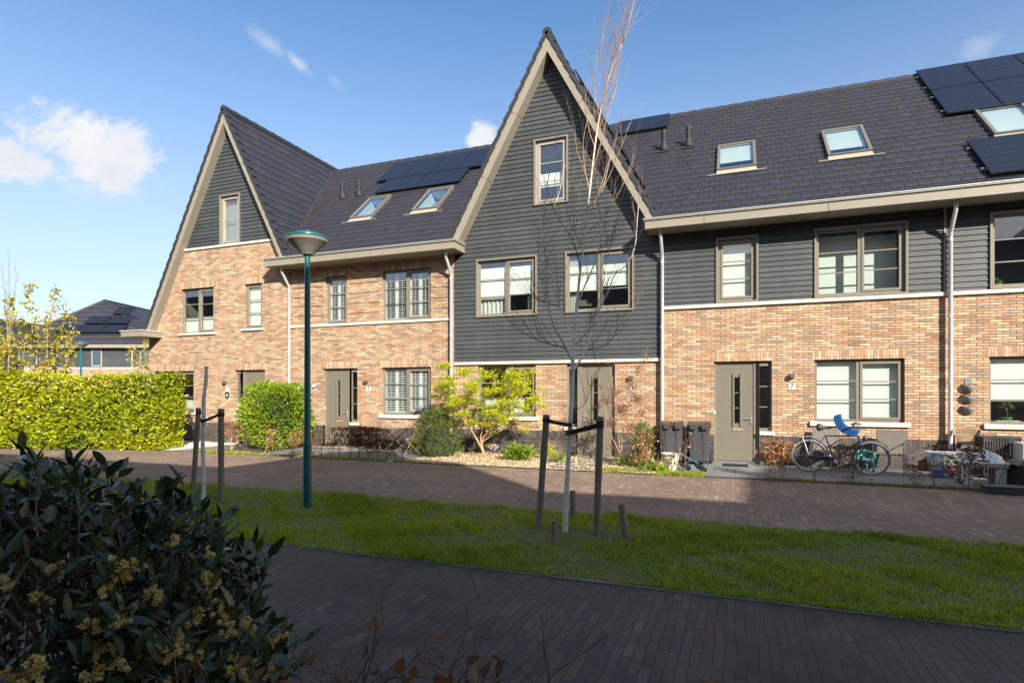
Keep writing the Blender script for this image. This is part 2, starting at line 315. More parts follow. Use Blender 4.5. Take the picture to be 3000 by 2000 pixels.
# ---------------------------------------------------------------- builders
ORG = {}
def props(o, label=None, cat=None, group=None, kind=None):
    if label: o['label'] = label
    if cat: o['category'] = cat
    if group: o['group'] = group
    if kind: o['kind'] = kind
    return o
def thing(name, label, cat, loc=(0, 0, 0), group=None, rotz=0.):
    o = bpy.data.objects.new(name, None); COL.objects.link(o); o.location = loc; o.rotation_euler = (0, 0, rotz)
    o.empty_display_size = .2; ORG[o] = Vector(loc)
    return props(o, label, cat, group)
class MB:
    def __init__(s): s.v = []; s.f = []; s.mi = []; s.uv = []; s.cur = 0; s.M = None
    def face(s, pts, uv=None):
        k = len(s.v)
        for p in pts:
            p = Vector(p)
            if s.M is not None: p = s.M @ p
            s.v.append(p)
        s.f.append(list(range(k, k+len(pts)))); s.mi.append(s.cur); s.uv.append(uv)
    def box(s, x0, x1, y0, y1, z0, z1):
        p = [(x, y, z) for x in (x0, x1) for y in (y0, y1) for z in (z0, z1)]
        for q in ((0, 1, 3, 2), (4, 6, 7, 5), (0, 4, 5, 1), (2, 3, 7, 6), (0, 2, 6, 4), (1, 5, 7, 3)): s.face([p[i] for i in q])
    def hexa(s, p):  # 8 points: bottom 4 ccw, top 4 ccw
        for q in ((3, 2, 1, 0), (4, 5, 6, 7), (0, 1, 5, 4), (1, 2, 6, 5), (2, 3, 7, 6), (3, 0, 4, 7)): s.face([p[i] for i in q])
    def prism(s, poly, axis, a, b):
        def P(q, w): return (w, q[0], q[1]) if axis == 'X' else (q[0], w, q[1]) if axis == 'Y' else (q[0], q[1], w)
        n = len(poly)
        s.face([P(q, a) for q in poly]); s.face([P(q, b) for q in reversed(poly)])
        for i in range(n):
            j = (i+1) % n; s.face([P(poly[i], a), P(poly[i], b), P(poly[j], b), P(poly[j], a)])
    def tube(s, pts, rad, n=8, cap=True):
        pts = [Vector(p) for p in pts]; m = len(pts)
        if not hasattr(rad, '__len__'): rad = [rad]*m
        rings = []; up = None
        for i, p in enumerate(pts):
            d = (pts[min(i+1, m-1)]-pts[max(i-1, 0)])
            d = d.normalized() if d.length > 1e-9 else Vector((0, 0, 1))
            if up is None: up = Vector((1, 0, 0)) if abs(d.x) < .9 else Vector((0, 1, 0))
            a = d.cross(up); a = a.normalized() if a.length > 1e-6 else d.orthogonal().normalized()
            b = d.cross(a); up = -b if False else up
            rings.append([p+(a*math.cos(2*math.pi*k/n)+b*math.sin(2*math.pi*k/n))*rad[i] for k in range(n)])
        k0 = len(s.v)
        for r in rings:
            for p in r: s.v.append(s.M @ p if s.M is not None else p)
        for i in range(m-1):
            for k in range(n):
                k2 = (k+1) % n; s.f.append([k0+i*n+k, k0+i*n+k2, k0+(i+1)*n+k2, k0+(i+1)*n+k]); s.mi.append(s.cur); s.uv.append(None)
        if cap:
            s.f.append([k0+k for k in reversed(range(n))]); s.mi.append(s.cur); s.uv.append(None)
            s.f.append([k0+(m-1)*n+k for k in range(n)]); s.mi.append(s.cur); s.uv.append(None)
    def lathe(s, prof, c=(0, 0, 0), n=24):
        k0 = len(s.v); c = Vector(c)
        for r, z in prof:
            for k in range(n):
                p = c+Vector((r*math.cos(2*math.pi*k/n), r*math.sin(2*math.pi*k/n), z)); s.v.append(s.M @ p if s.M is not None else p)
        for i in range(len(prof)-1):
            for k in range(n):
                k2 = (k+1) % n; s.f.append([k0+i*n+k, k0+i*n+k2, k0+(i+1)*n+k2, k0+(i+1)*n+k]); s.mi.append(s.cur); s.uv.append(None)
        for e, rv in ((0, True), (len(prof)-1, False)):
            if prof[e][0] > 1e-4:
                q = [k0+e*n+k for k in range(n)]; s.f.append(q[::-1] if rv else q); s.mi.append(s.cur); s.uv.append(None)
    def torus(s, c, R_, r, axis='Y', n=36, m=8, a0=0., a1=2*math.pi):
        full = abs(a1-a0-2*math.pi) < 1e-6; cnt = n if full else n+1
        k0 = len(s.v); c = Vector(c)
        for i in range(cnt):
            a = a0+(a1-a0)*i/n
            for k in range(m):
                b = 2*math.pi*k/m; q = R_+r*math.cos(b); w = r*math.sin(b)
                p = Vector((q*math.cos(a), w, q*math.sin(a))) if axis == 'Y' else Vector((q*math.cos(a), q*math.sin(a), w))
                p = c+p; s.v.append(s.M @ p if s.M is not None else p)
        for i in range(n):
            i2 = (i+1) % cnt if full else i+1
            for k in range(m):
                k2 = (k+1) % m; s.f.append([k0+i*m+k, k0+i2*m+k, k0+i2*m+k2, k0+i*m+k2]); s.mi.append(s.cur); s.uv.append(None)
    def build(s, name, mats, parent=None, org=None, smooth=False, bevel=0., label=None, cat=None, group=None, kind=None):
        if not isinstance(mats, (list, tuple)): mats = [mats]
        o_ = ORG.get(parent, Vector((0, 0, 0))) if parent is not None else Vector(org if org is not None else (0, 0, 0))
        me = bpy.data.meshes.new(name)
        me.from_pydata([tuple(p-o_) for p in s.v], [], s.f)
        for m in mats: me.materials.append(m)
        me.polygons.foreach_set('material_index', s.mi)
        if any(u is not None for u in s.uv):
            ul = me.uv_layers.new(name='UV'); fl = []
            for f, u in zip(s.f, s.uv):
                for i in range(len(f)): fl += list(u[i]) if u is not None else [.5, .5]
            ul.data.foreach_set('uv', fl)
        if smooth: me.polygons.foreach_set('use_smooth', [True]*len(s.f))
        me.validate(); me.update()
        o = bpy.data.objects.new(name, me); COL.objects.link(o)
        if parent is not None: o.parent = parent; ORG[o] = o_
        else: o.location = o_; ORG[o] = o_
        if bevel:
            bm = bmesh.new(); bm.from_mesh(me); bmesh.ops.remove_doubles(bm, verts=bm.verts, dist=1e-5)
            bmesh.ops.recalc_face_normals(bm, faces=bm.faces); bm.to_mesh(me); bm.free()
            md = o.modifiers.new('bevel', 'BEVEL'); md.width = bevel; md.segments = 2; md.limit_method = 'ANGLE'; md.angle_limit = R(40)
        elif smooth:
            bm = bmesh.new(); bm.from_mesh(me); bmesh.ops.remove_doubles(bm, verts=bm.verts, dist=1e-5); bm.to_mesh(me); bm.free()
            try: me.set_sharp_from_angle(angle=R(40))
            except Exception: pass
        return props(o, label, cat, group, kind)
def copy_tree(o, parent=None, loc=None, rotz=None, scale=None, label=None):
    c = o.copy(); COL.objects.link(c)
    if parent is not None: c.parent = parent
    if loc is not None: c.location = loc
    if rotz is not None: c.rotation_euler = (0, 0, rotz)
    if scale is not None: c.scale = (scale,)*3
    if label: c['label'] = label
    for ch in list(o.children): copy_tree(ch, c)
    return c
# leaves: centre points, direction of each leaf, length, width -> one mesh of folded diamonds
def leaf_mesh(name, C, Dr, Ln, Wd, material, parent=None, org=None, rnd=None, fold=.35, roll=None, shape=4, **kw):
    C = np.asarray(C, float); n = len(C); Dr = np.asarray(Dr, float); Dr /= np.linalg.norm(Dr, axis=1)[:, None]+1e-9
    Ln = np.broadcast_to(Ln, n)[:, None]; Wd = np.broadcast_to(Wd, n)[:, None]
    A = RNG.normal(size=(n, 3)) if roll is None else np.asarray(roll, float)
    sd = np.cross(Dr, A); sd /= np.linalg.norm(sd, axis=1)[:, None]+1e-9; nm = np.cross(sd, Dr)
    o_ = np.array(ORG.get(parent, (0, 0, 0)) if parent is not None else (org if org is not None else (0, 0, 0)))
    C = C-o_
    if shape == 4:
        V = np.stack([C, C+Dr*Ln*.5+sd*Wd*.5+nm*Wd*fold*.5, C+Dr*Ln, C+Dr*Ln*.5-sd*Wd*.5+nm*Wd*fold*.5], 1)
        F = np.array([[0, 1, 2], [0, 2, 3]])
    elif shape == 3:
        V = np.stack([C-sd*Wd*.5, C+sd*Wd*.5, C+Dr*Ln+nm*Ln*fold], 1); F = np.array([[0, 1, 2]])
    else:  # 12-point elliptical leaf, curved, with a midrib
        ts = np.array([0, .12, .3, .5, .7, .88, 1.]); ws = np.array([.04, .55, .92, 1., .8, .42, 0.])
        crv = RNG.uniform(-.35, .15, size=(n, 1))
        P = []
        for t_, w_ in zip(ts, ws):
            ctr = C+Dr*Ln*t_+nm*Ln*crv*t_*t_
            wob = 1+RNG.uniform(-.13, .13, size=(n, 1))
            P += [ctr-sd*Wd*.5*w_*wob+nm*Wd*fold*.35*w_, ctr, ctr+sd*Wd*.5*w_*wob+nm*Wd*fold*.35*w_]
        V = np.stack(P, 1); F = []
        for i in range(6):
            a = i*3; F += [[a, a+1, a+4], [a, a+4, a+3], [a+1, a+2, a+5], [a+1, a+5, a+4]]
        F = np.array(F)
    k = V.shape[1]; verts = V.reshape(-1, 3); faces = (F[None]+np.arange(n)[:, None, None]*k).reshape(-1, 3)
    me = bpy.data.meshes.new(name); me.vertices.add(len(verts)); me.vertices.foreach_set('co', verts.ravel())
    me.loops.add(faces.size); me.loops.foreach_set('vertex_index', faces.ravel().astype(np.int32))
    me.polygons.add(len(faces)); me.polygons.foreach_set('loop_start', np.arange(0, faces.size, 3, dtype=np.int32))
    me.update(calc_edges=True); me.materials.append(material)
    at = me.attributes.new('rnd', 'FLOAT', 'POINT')
    rr = RNG.random(n) if rnd is None else np.clip(rnd, 0, 1)
    rv_ = np.repeat(rr, k).astype(np.float32)
    if shape == 12: rv_ = rv_.reshape(n, k); rv_[:, 1::3] += .28; rv_ = np.clip(rv_, 0, 1).ravel()
    at.data.foreach_set('value', rv_)
    if shape == 12: me.polygons.foreach_set('use_smooth', np.ones(len(faces), bool))
    o = bpy.data.objects.new(name, me); COL.objects.link(o)
    if parent is not None: o.parent = parent
    else: o.location = o_
    ORG[o] = Vector(o_)
    return props(o, **kw)
def ground_at(px, py, z=0.):
    r = (px-1500)/1707.; t = (EYE[2]-z)*1707/(py-1150); ca, sa = math.cos(YAW), math.sin(YAW)
    return (r*ca-sa)*t, (r*sa+ca)*t+EYE[1]
def on_plane(px, py, Y):
    r = (px-1500)/1707.; ca, sa = math.cos(YAW), math.sin(YAW); t = (Y-EYE[1])/(r*sa+ca)
    return Vector(((r*ca-sa)*t, Y, EYE[2]-(py-1150)/1707.*t))
def cam_pt(px, py, depth):
    r = (px-1500)/1707.; ca, sa = math.cos(YAW), math.sin(YAW)
    return Vector(((r*ca-sa)*depth, (r*sa+ca)*depth+EYE[1], EYE[2]-(py-1150)/1707.*depth))

# ---------------------------------------------------------------- ground, street, path, turf
def sheet(name, poly, z, m, kind='structure', **kw):
    b = MB(); b.face([(x, y, z) for x, y in poly]); return b.build(name, m, kind=kind, **kw)
sheet('ground', [(-150, -150), (150, -150), (150, 200), (-150, 200)], -.03, M_SOIL)
sheet('street', [(-60, -6.92), (40, -6.92), (40, -2.66), (-60, -2.66)], -.004, M_STREET)
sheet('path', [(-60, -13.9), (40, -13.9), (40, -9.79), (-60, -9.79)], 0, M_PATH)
b = MB(); b.box(-60, 40, -9.79, -9.725, -.1, .010)
b.build('path_kerb', M_KERB, kind='structure')
b = MB(); b.box(-60, 40, -6.99, -6.92, -.1, .012); b.build('street_kerb', M_KERB, kind='structure')
# gently uneven turf strip
b = MB(); nx, ny = 220, 24
gz = lambda x, y: .012+.022*(math.sin(x*2.1+y*1.3)*.5+math.sin(x*5.3-y*3.1)*.3+math.sin(x*.7+2))*min(1, (y+9.72)*2)*min(1, (-6.99-y)*2)
for i in range(nx):
    for j in range(ny):
        q = [(-30+42.*a/nx, -9.72+2.73*c/ny) for a, c in ((i, j), (i+1, j), (i+1, j+1), (i, j+1))]
        b.face([(x, y, gz(x, y)) for x, y in q])
b.build('turf', M_TURF, kind='structure', smooth=True)
def inside(x, y): return True
# blades of grass in the strip, tufts and thin patches
N = 330000
gx = RNG.uniform(-13, 9, N); gy = RNG.uniform(-9.78, -6.90, N)
gx[:70000] = RNG.uniform(-7, 4, 70000)
def vn(x, y, s, seed):
    return (np.sin(x*s+seed)*np.cos(y*s*1.3-seed*2)+np.sin((x+y)*s*.7+seed*3)+np.sin((x*.6-y)*s*1.9+seed*5)*.7)/2.7
ph = vn(gx, gy, 2.3, 1.)+vn(gx, gy, 6., 4.)*.8+vn(gx, gy, 15., 9.)*.8+vn(gx, gy, 33., 3.)*.5
keep = RNG.random(N) < np.clip(.62+ph*.45+.2*vn(gx, gy, 1.1, 6.), .26, 1)
bare = ((gx+1.75)**2/.42+(gy+8.35)**2/.16 < 1.1+.4*vn(gx, gy, 7., 1.)) & (RNG.random(N) < .86)
for bx_, by_, br_ in ((-5.7, -8.1, .22), (-2.9, -8.9, .3), (.9, -8.2, .35), (-7.4, -8.05, .25), (2.6, -8.9, .3), (-3.9, -7.5, .2)): bare |= ((gx-bx_)**2/(br_*1.8)**2+(gy-by_)**2/(br_*.7)**2 < 1+.5*vn(gx, gy, 9., 3.)) & (RNG.random(N) < .7)
keep &= ~bare
gx, gy, ph = gx[keep], gy[keep], ph[keep]; n = len(gx)
gzv = .012+.022*(np.sin(gx*2.1+gy*1.3)*.5+np.sin(gx*5.3-gy*3.1)*.3+np.sin(gx*.7+2))*np.minimum(1, (gy+9.72)*2)*np.minimum(1, (-6.99-gy)*2)
dr = np.stack([RNG.normal(0, .55, n), RNG.normal(0, .55, n), np.ones(n)], 1)
h = np.clip(.042+.028*ph+RNG.normal(0, .015, n), .014, .12)
leaf_mesh('grass', np.stack([gx, gy, np.maximum(gzv, -.02)-.004], 1), dr, h, RNG.uniform(.004, .009, n), L_GRASS, shape=3, fold=.25,
          rnd=.47-ph*.13+.14*vn(gx, gy, .9, 7.)+RNG.normal(0, .19, n)+(RNG.random(n) < .05)*.5, label='mown green lawn strip with darker tufts between street and path', cat='grass', kind='stuff')
n = 9000; x = RNG.uniform(-12, 7, n); kp = vn(x, x*0, 5., 1.) > -.4; x = x[kp]; n = len(x)
leaf_mesh('kerb_grass', np.stack([x, RNG.normal(-9.715, .012, n), np.full(n, .012)], 1), np.stack([RNG.normal(0, .5, n), RNG.normal(-.9, .4, n), RNG.uniform(.15, .8, n)], 1), RNG.uniform(.02, .075, n), .006, L_GRASS, shape=3, fold=.1, rnd=.5+RNG.normal(0, .25, n), label='grass creeping over the thin kerb of the near path', cat='grass', kind='stuff')
# weeds in the joints of the path and along its kerb
N = 2600; wx = RNG.uniform(-7, 5, N); wy = np.where(RNG.random(N) < .5, RNG.normal(-9.83, .05, N), RNG.uniform(-12.5, -9.8, N))
kp = (vn(wx, wy, 3., 2.) > .25); wx, wy = wx[kp], wy[kp]; wx = np.where(wy < -9.9, np.round(wx/.068)*.068, wx); n = len(wx)
leaf_mesh('joint_weeds', np.stack([wx, wy, np.full(n, .001)], 1), np.stack([RNG.normal(0, 1, n), RNG.normal(0, 1, n), np.full(n, .9)], 1), RNG.uniform(.008, .026, n), .005, L_GRASS, shape=3,
          rnd=.5+RNG.normal(0, .3, n), label='tiny green weeds growing in the joints of the paved path', cat='weeds', kind='stuff')
# fallen leaves on the lawn
lv = [(-1.35, -9.25, 'dry brown leaf on the lawn below and right of the birch'), (.45, -8.9, 'dry brown leaf on the lawn, nearest the middle of its right half'), (1.75, -9.3, 'dry brown leaf on the lawn by the path kerb, farthest right'), (-2.75, -9.0, 'dry brown leaf on the lawn left of the birch'), (-4.7, -9.2, 'dry brown leaf on the lawn right of the lamp post')]
for i, (x, y, lb) in enumerate(lv):
    leaf_mesh('fallen_leaf', [(x, y, .055)], [(math.cos(i*2.1), math.sin(i*2.1), .15)], .075, .05, L_BEECH, org=(x, y, .055), roll=[(0, 0, 1)], rnd=np.array([.6]), shape=12,
              label=lb, cat='leaf', group='dry leaves scattered on the lawn')
# front gardens
L_DRYG = attr_leaf('dry_grass', [(0, (.06, .10, .012)), (.4, (.14, .18, .02)), (.75, (.26, .24, .07)), (1, (.40, .33, .15))], .7, .25)
def strip(name, x0, x1, m, z, y0=-2.64, y1=.3): return sheet(name, [(x0, y0), (x1, y0), (x1, y1), (x0, y1)], z, m)
strip('patio', -1.42, 12, M_TILE, .006, -2.50)
strip('garden_strip', -1.42, 12, M_SOIL, .000, -2.66, -2.50)
strip('patio_3', -12.4, -7.45, M_TILE3, .005, -2.42)
strip('garden_strip_3', -12.4, -7.45, M_SOIL, 0, -2.66, -2.42)
strip('woodchip_bed', -7.45, -1.42, M_CHIPB, .012)
strip('gravel_bed', -19.6, -15.2, M_GRAVEL, .008)
strip('garden_path', -15.2, -14.1, M_TILE3, .006)
strip('garden_bed', -14.1, -12.4, M_SOIL, .004)
strip('verge_soil', -40, -19.6, M_SOIL, .002)
for k, yy in enumerate((-2.35, -1.85, -1.35, -.85)):
    b = MB(); b.box(-3.9+.03*k, -2.9+.05*k, yy-.15, yy+.15, -.02, .035)
    b.build('stepping_slab', M_KERB, org=(-3.4, yy, 0), bevel=.006, label=['grey stepping slab nearest the street in the wood chips', 'second grey stepping slab from the street in the wood chips', 'third grey stepping slab from the street in the wood chips', 'grey stepping slab nearest the door numbered 5'][k], cat='slab', group='slabs leading to the door numbered 5')
def chips(name, x0, x1, y0, y1, n, z, material, label, sz=(.03, .06)):
    x = RNG.uniform(x0, x1, n); y = RNG.uniform(y0, y1, n)
    d = np.stack([RNG.normal(0, 1, n), RNG.normal(0, 1, n), RNG.normal(0, .35, n)], 1)
    leaf_mesh(name, np.stack([x, y, z+RNG.uniform(0, .025, n)], 1), d, RNG.uniform(sz[0], sz[1], n), RNG.uniform(.015, .03, n), material, roll=np.stack([RNG.normal(0, .5, n), RNG.normal(0, .5, n), np.ones(n)], 1), label=label, cat='wood chips' if 'chip' in name else 'gravel', kind='stuff')
chips('wood_chips', -7.5, -1.5, -2.66, 0, 15000, .012, L_CHIP, 'pale wood chips covering the front garden of house number 5')
chips('gravel', -19, -15.2, -2.66, 0, 9000, .008, attr_leaf('white_stone', [(0, (.5, .48, .44)), (1, (.85, .82, .78))], .8, 0), 'white gravel in front of the leftmost brick house', (.02, .04))
# low weeds and grass along the garden edges
def weeds(name, x0, x1, yc, ys, n, label, hh=(.03, .10), m=L_GRASS, sh=.2):
    x = RNG.uniform(x0, x1, n); y = RNG.normal(yc, ys, n); kp = vn(x, y, 4., x0) > -.25-sh; x, y = x[kp], y[kp]; n = len(x)
    leaf_mesh(name, np.stack([x, y, np.zeros(n)], 1), np.stack([RNG.normal(0, .7, n), RNG.normal(0, .7, n), np.ones(n)], 1), RNG.uniform(hh[0], hh[1], n), RNG.uniform(.006, .014, n), m, shape=3, rnd=.5+RNG.normal(0, .3, n), label=label, cat='weeds', kind='stuff')
weeds('edge_weeds', .55, 4.3, -2.58, .05, 5200, 'grass and weeds edging the patio of house number 7', (.02, .07), L_DRYG)
weeds('edge_weeds', -12.6, -7.2, -2.56, .05, 2600, 'sparse weeds under the low beech hedge before the shuttered house')
weeds('edge_weeds', -2.7, -.6, -2.45, .10, 5200, 'grass and weeds edging the bed beside the pale flowerpot', (.03, .12))
weeds('edge_weeds', -14.3, -12.5, -2.5, .09, 3000, 'dry grass at the foot of the clipped laurel bush')
weeds('garden_weeds', -6.8, -1.8, -1.8, .5, 900, 'scattered green weeds in the wood chips', (.03, .09), L_PEONY, -.3)
# twigs, leaf crumbs and sand on the street
n = 900; x = RNG.uniform(-14, 6, n); y = np.where(RNG.random(n) < .55, RNG.normal(-6.86, .08, n), RNG.uniform(-6.9, -2.7, n))
leaf_mesh('street_litter', np.stack([x, y, np.full(n, .002)], 1), np.stack([RNG.normal(0, 1, n), RNG.normal(0, 1, n), np.full(n, .05)], 1), RNG.uniform(.01, .04, n), RNG.uniform(.004, .012, n), L_CHIP, roll=np.tile([[0, 0, 1.]], (n, 1)), label='pale crumbs of leaf and twig littering the brick street', cat='litter', kind='stuff')

# ---------------------------------------------------------------- houses
TH = math.atan(.9009); CT, ST = math.cos(TH), math.sin(TH); PITCH = .315
def PM(u, s, h=0.): return Vector((u, -.45+s*CT-h*ST, 5.85+s*ST+h*CT))
SRIDGE = 5.55/CT
def xsect(mb, segs, ops, za, zb, La, Lb, Ra, Rb, y0, y1):
    """one slab of wall between za and zb, x intervals minus openings"""
    cur = [(La, Lb, Ra, Rb)]
    for (x0, x1, z0, z1) in ops:
        if z0 < (za+zb)/2 < z1:
            nxt = []
            for (a, b, c, d) in cur:
                if x1 <= min(a, b) or x0 >= max(c, d): nxt.append((a, b, c, d)); continue
                if x0 > a: nxt.append((a, b, x0, x0))
                if x1 < c: nxt.append((x1, x1, c, d))
            cur = nxt
    for (a, b, c, d) in cur:
        if c-a < 1e-4 and d-b < 1e-4: continue
        mb.face([(a, y0, za), (c, y0, za), (d, y1, zb), (b, y1, zb)])
    return cur
def wall(mb, L, Rr, zlo, zhi, ops, y, kinks=(), course=0., reveal=.10):
    zs = {zlo, zhi}; zs |= {k for k in kinks if zlo < k < zhi}
    for o in ops: zs |= {z for z in (o[2], o[3]) if zlo < z < zhi}
    if course:
        k = math.ceil(zlo/course-1e-6)
        while k*course < zhi-1e-4: zs.add(round(k*course, 5)); k += 1
    zs = sorted(zs); e = 1e-5
    for za, zb in zip(zs[:-1], zs[1:]):
        if zb-za < 1e-4: continue
        ya = yb = y
        if course:
            base = math.floor(za/course+1e-4)*course
            ya = y-.024*(1-(za-base)/course); yb = y-.024*(1-(zb-base)/course)
        cur = xsect(mb, None, ops, za, zb, L(za+e), L(zb-e), Rr(za+e), Rr(zb-e), ya, yb)
        if course and abs(za-base) < 1e-3:
            for (a, b_, c, d) in cur: mb.face([(a, y+.001, za), (c, y+.001, za), (c, ya, za), (a, ya, za)])
    for (x0, x1, z0, z1) in ops:
        if reveal:
            yr = y+reveal; yf = y-(.0 if not course else 0)
            mb.face([(x0, yf, z0), (x0, yr, z0), (x0, yr, z1), (x0, yf, z1)]); mb.face([(x1, yf, z0), (x1, yf, z1), (x1, yr, z1), (x1, yr, z0)])
            mb.face([(x0, yf, z1), (x0, yr, z1), (x1, yr, z1), (x1, yf, z1)]); mb.face([(x0, yf, z0), (x1, yf, z0), (x1, yr, z0), (x0, yr, z0)])
def ring(mb, x0, x1, z0, z1, w, y0, y1, wb=None):
    wb = w if wb is None else wb
    mb.box(x0, x0+w, y0, y1, z0, z1); mb.box(x1-w, x1, y0, y1, z0, z1)
    mb.box(x0+w, x1-w, y0, y1, z1-w, z1); mb.box(x0+w, x1-w, y0, y1, z0, z0+wb)
def window(P, x0, x1, z0, z1, yw, n=2, clad=False, blinds=(), bars=(1/3., 2/3.), split=.5, shut=False, curt=None, pale=False, room_y=1.3, sashR=True, name='window', mid=None, cm=None):
    fm = M_FRAMEL if pale else M_FRAME
    yf = yw+(.035 if clad else .085); b = MB()
    X0, X1, Z0, Z1 = x0, x1, z0, z1
    if clad:
        bb = MB(); ring(bb, x0, x1, z0, z1, .045, yw-.052, yf+.05); x0 += .045; x1 -= .045; z0 += .045; z1 -= .045
    ring(b, x0, x1, z0, z1, .055, yf, yf+.07)
    lights = []
    if n == 2:
        xm = x0+(x1-x0)*split; b.box(xm-.035, xm+.035, yf+.001, yf+.069, z0+.055, z1-.055)
        lights = [(x0+.055, xm-.035, 0), (xm+.035, x1-.055, 1)]
    else: lights = [(x0+.055, x1-.055, 1)]
    panes = []
    for (a, c, sash) in lights:
        za, zb = z0+.055, z1-.055
        if sash and sashR:
            ring(b, a+.004, c-.004, za+.004, zb-.004, .05, yf-.016, yf+.045); a += .054; c -= .054; za += .054; zb -= .054
        for q in bars:
            zz = za+(zb-za)*q; b.box(a, c, yf+.012, yf+.034, zz-.0125, zz+.0125)
        panes.append((a, c, za, zb))
    w = b.build(name, fm, P)
    if clad: bb.build('casing', M_FRAME, w)
    for (a, c, za, zb) in panes:
        g = MB(); g.face([(a-.005, yf+.036, za-.005), (c+.005, yf+.036, za-.005), (c+.005, yf+.036, zb+.005), (a-.005, yf+.036, zb+.005)]); g.build('glass', M_GLASS, w)
    r = MB(); e = .28
    xa, xb, zc, zd = X0-e, X1+e, Z0-.35, Z1+.2; ya, yb = yf+.075, yf+room_y
    r.face([(xa, yb, zc), (xb, yb, zc), (xb, yb, zd), (xa, yb, zd)]); r.face([(xa, ya, zc), (xa, yb, zc), (xa, yb, zd), (xa, ya, zd)])
    r.face([(xb, ya, zc), (xb, ya, zd), (xb, yb, zd), (xb, yb, zc)]); r.face([(xa, ya, zd), (xa, yb, zd), (xb, yb, zd), (xb, ya, zd)])
    r.face([(xa, ya, zc), (xb, ya, zc), (xb, yb, zc), (xa, yb, zc)])
    for q in ((xa, X0, zc, zd), (X1, xb, zc, zd), (X0, X1, zc, Z0), (X0, X1, Z1, zd)): r.face([(q[0], ya, q[2]), (q[1], ya, q[2]), (q[1], ya, q[3]), (q[0], ya, q[3])])
    r.build('interior', M_ROOM, w)
    for (li, q0, q1, dy) in blinds:
        a, c, za, zb = panes[li]; a -= .04; c += .04
        m_ = MB(); m_.box(a, c, yf+dy, yf+dy+.006, za+(zb-za)*q0, za+(zb-za)*q1); m_.box(a, c, yf+dy-.008, yf+dy+.014, za+(zb-za)*q0-.012, za+(zb-za)*q0+.012)
        m_.build('blind', M_BLIND, w)
    if shut:
        for (a, c, za, zb) in panes:
            m_ = MB(); y_ = yf+.09; hw = (c-a+.06)/2 if c-a > .5 else (c-a+.06)/2
            for s0, s1 in ((a-.03, a-.03+hw-.004), (a-.03+hw+.004, c+.03)):
                ring(m_, s0, s1, za-.02, zb+.02, .05, y_-.012, y_+.016)
                k = za+.06
                while k < zb-.05:
                    m_.hexa([(s0+.05, y_-.026, k-.012), (s1-.05, y_-.026, k-.012), (s1-.05, y_+.026, k+.008), (s0+.05, y_+.026, k+.008),
                             (s0+.05, y_-.026, k-.004), (s1-.05, y_-.026, k-.004), (s1-.05, y_+.026, k+.016), (s0+.05, y_+.026, k+.016)]); k += .068
                m_.box((s0+s1)/2-.006, (s0+s1)/2+.006, y_-.032, y_-.026, za+.05, zb-.05)
            m_.build('shutter', M_SHUT, w)
    if curt:
        for (ca_, cb_, q0, q1) in curt:
            m_ = MB(); k = 30; xs = [ca_+(cb_-ca_)*i/k for i in range(k+1)]; y_ = yf+.16
            for i in range(k):
                y1_, y2_ = y_+.025*math.sin(i*1.3), y_+.025*math.sin((i+1)*1.3)
                m_.face([(xs[i], y1_, Z0+(Z1-Z0)*q0), (xs[i+1], y2_, Z0+(Z1-Z0)*q0), (xs[i+1], y2_, Z0+(Z1-Z0)*q1), (xs[i], y1_, Z0+(Z1-Z0)*q1)])
            m_.build('curtain', cm or M_CURT, w, smooth=True)
    return w
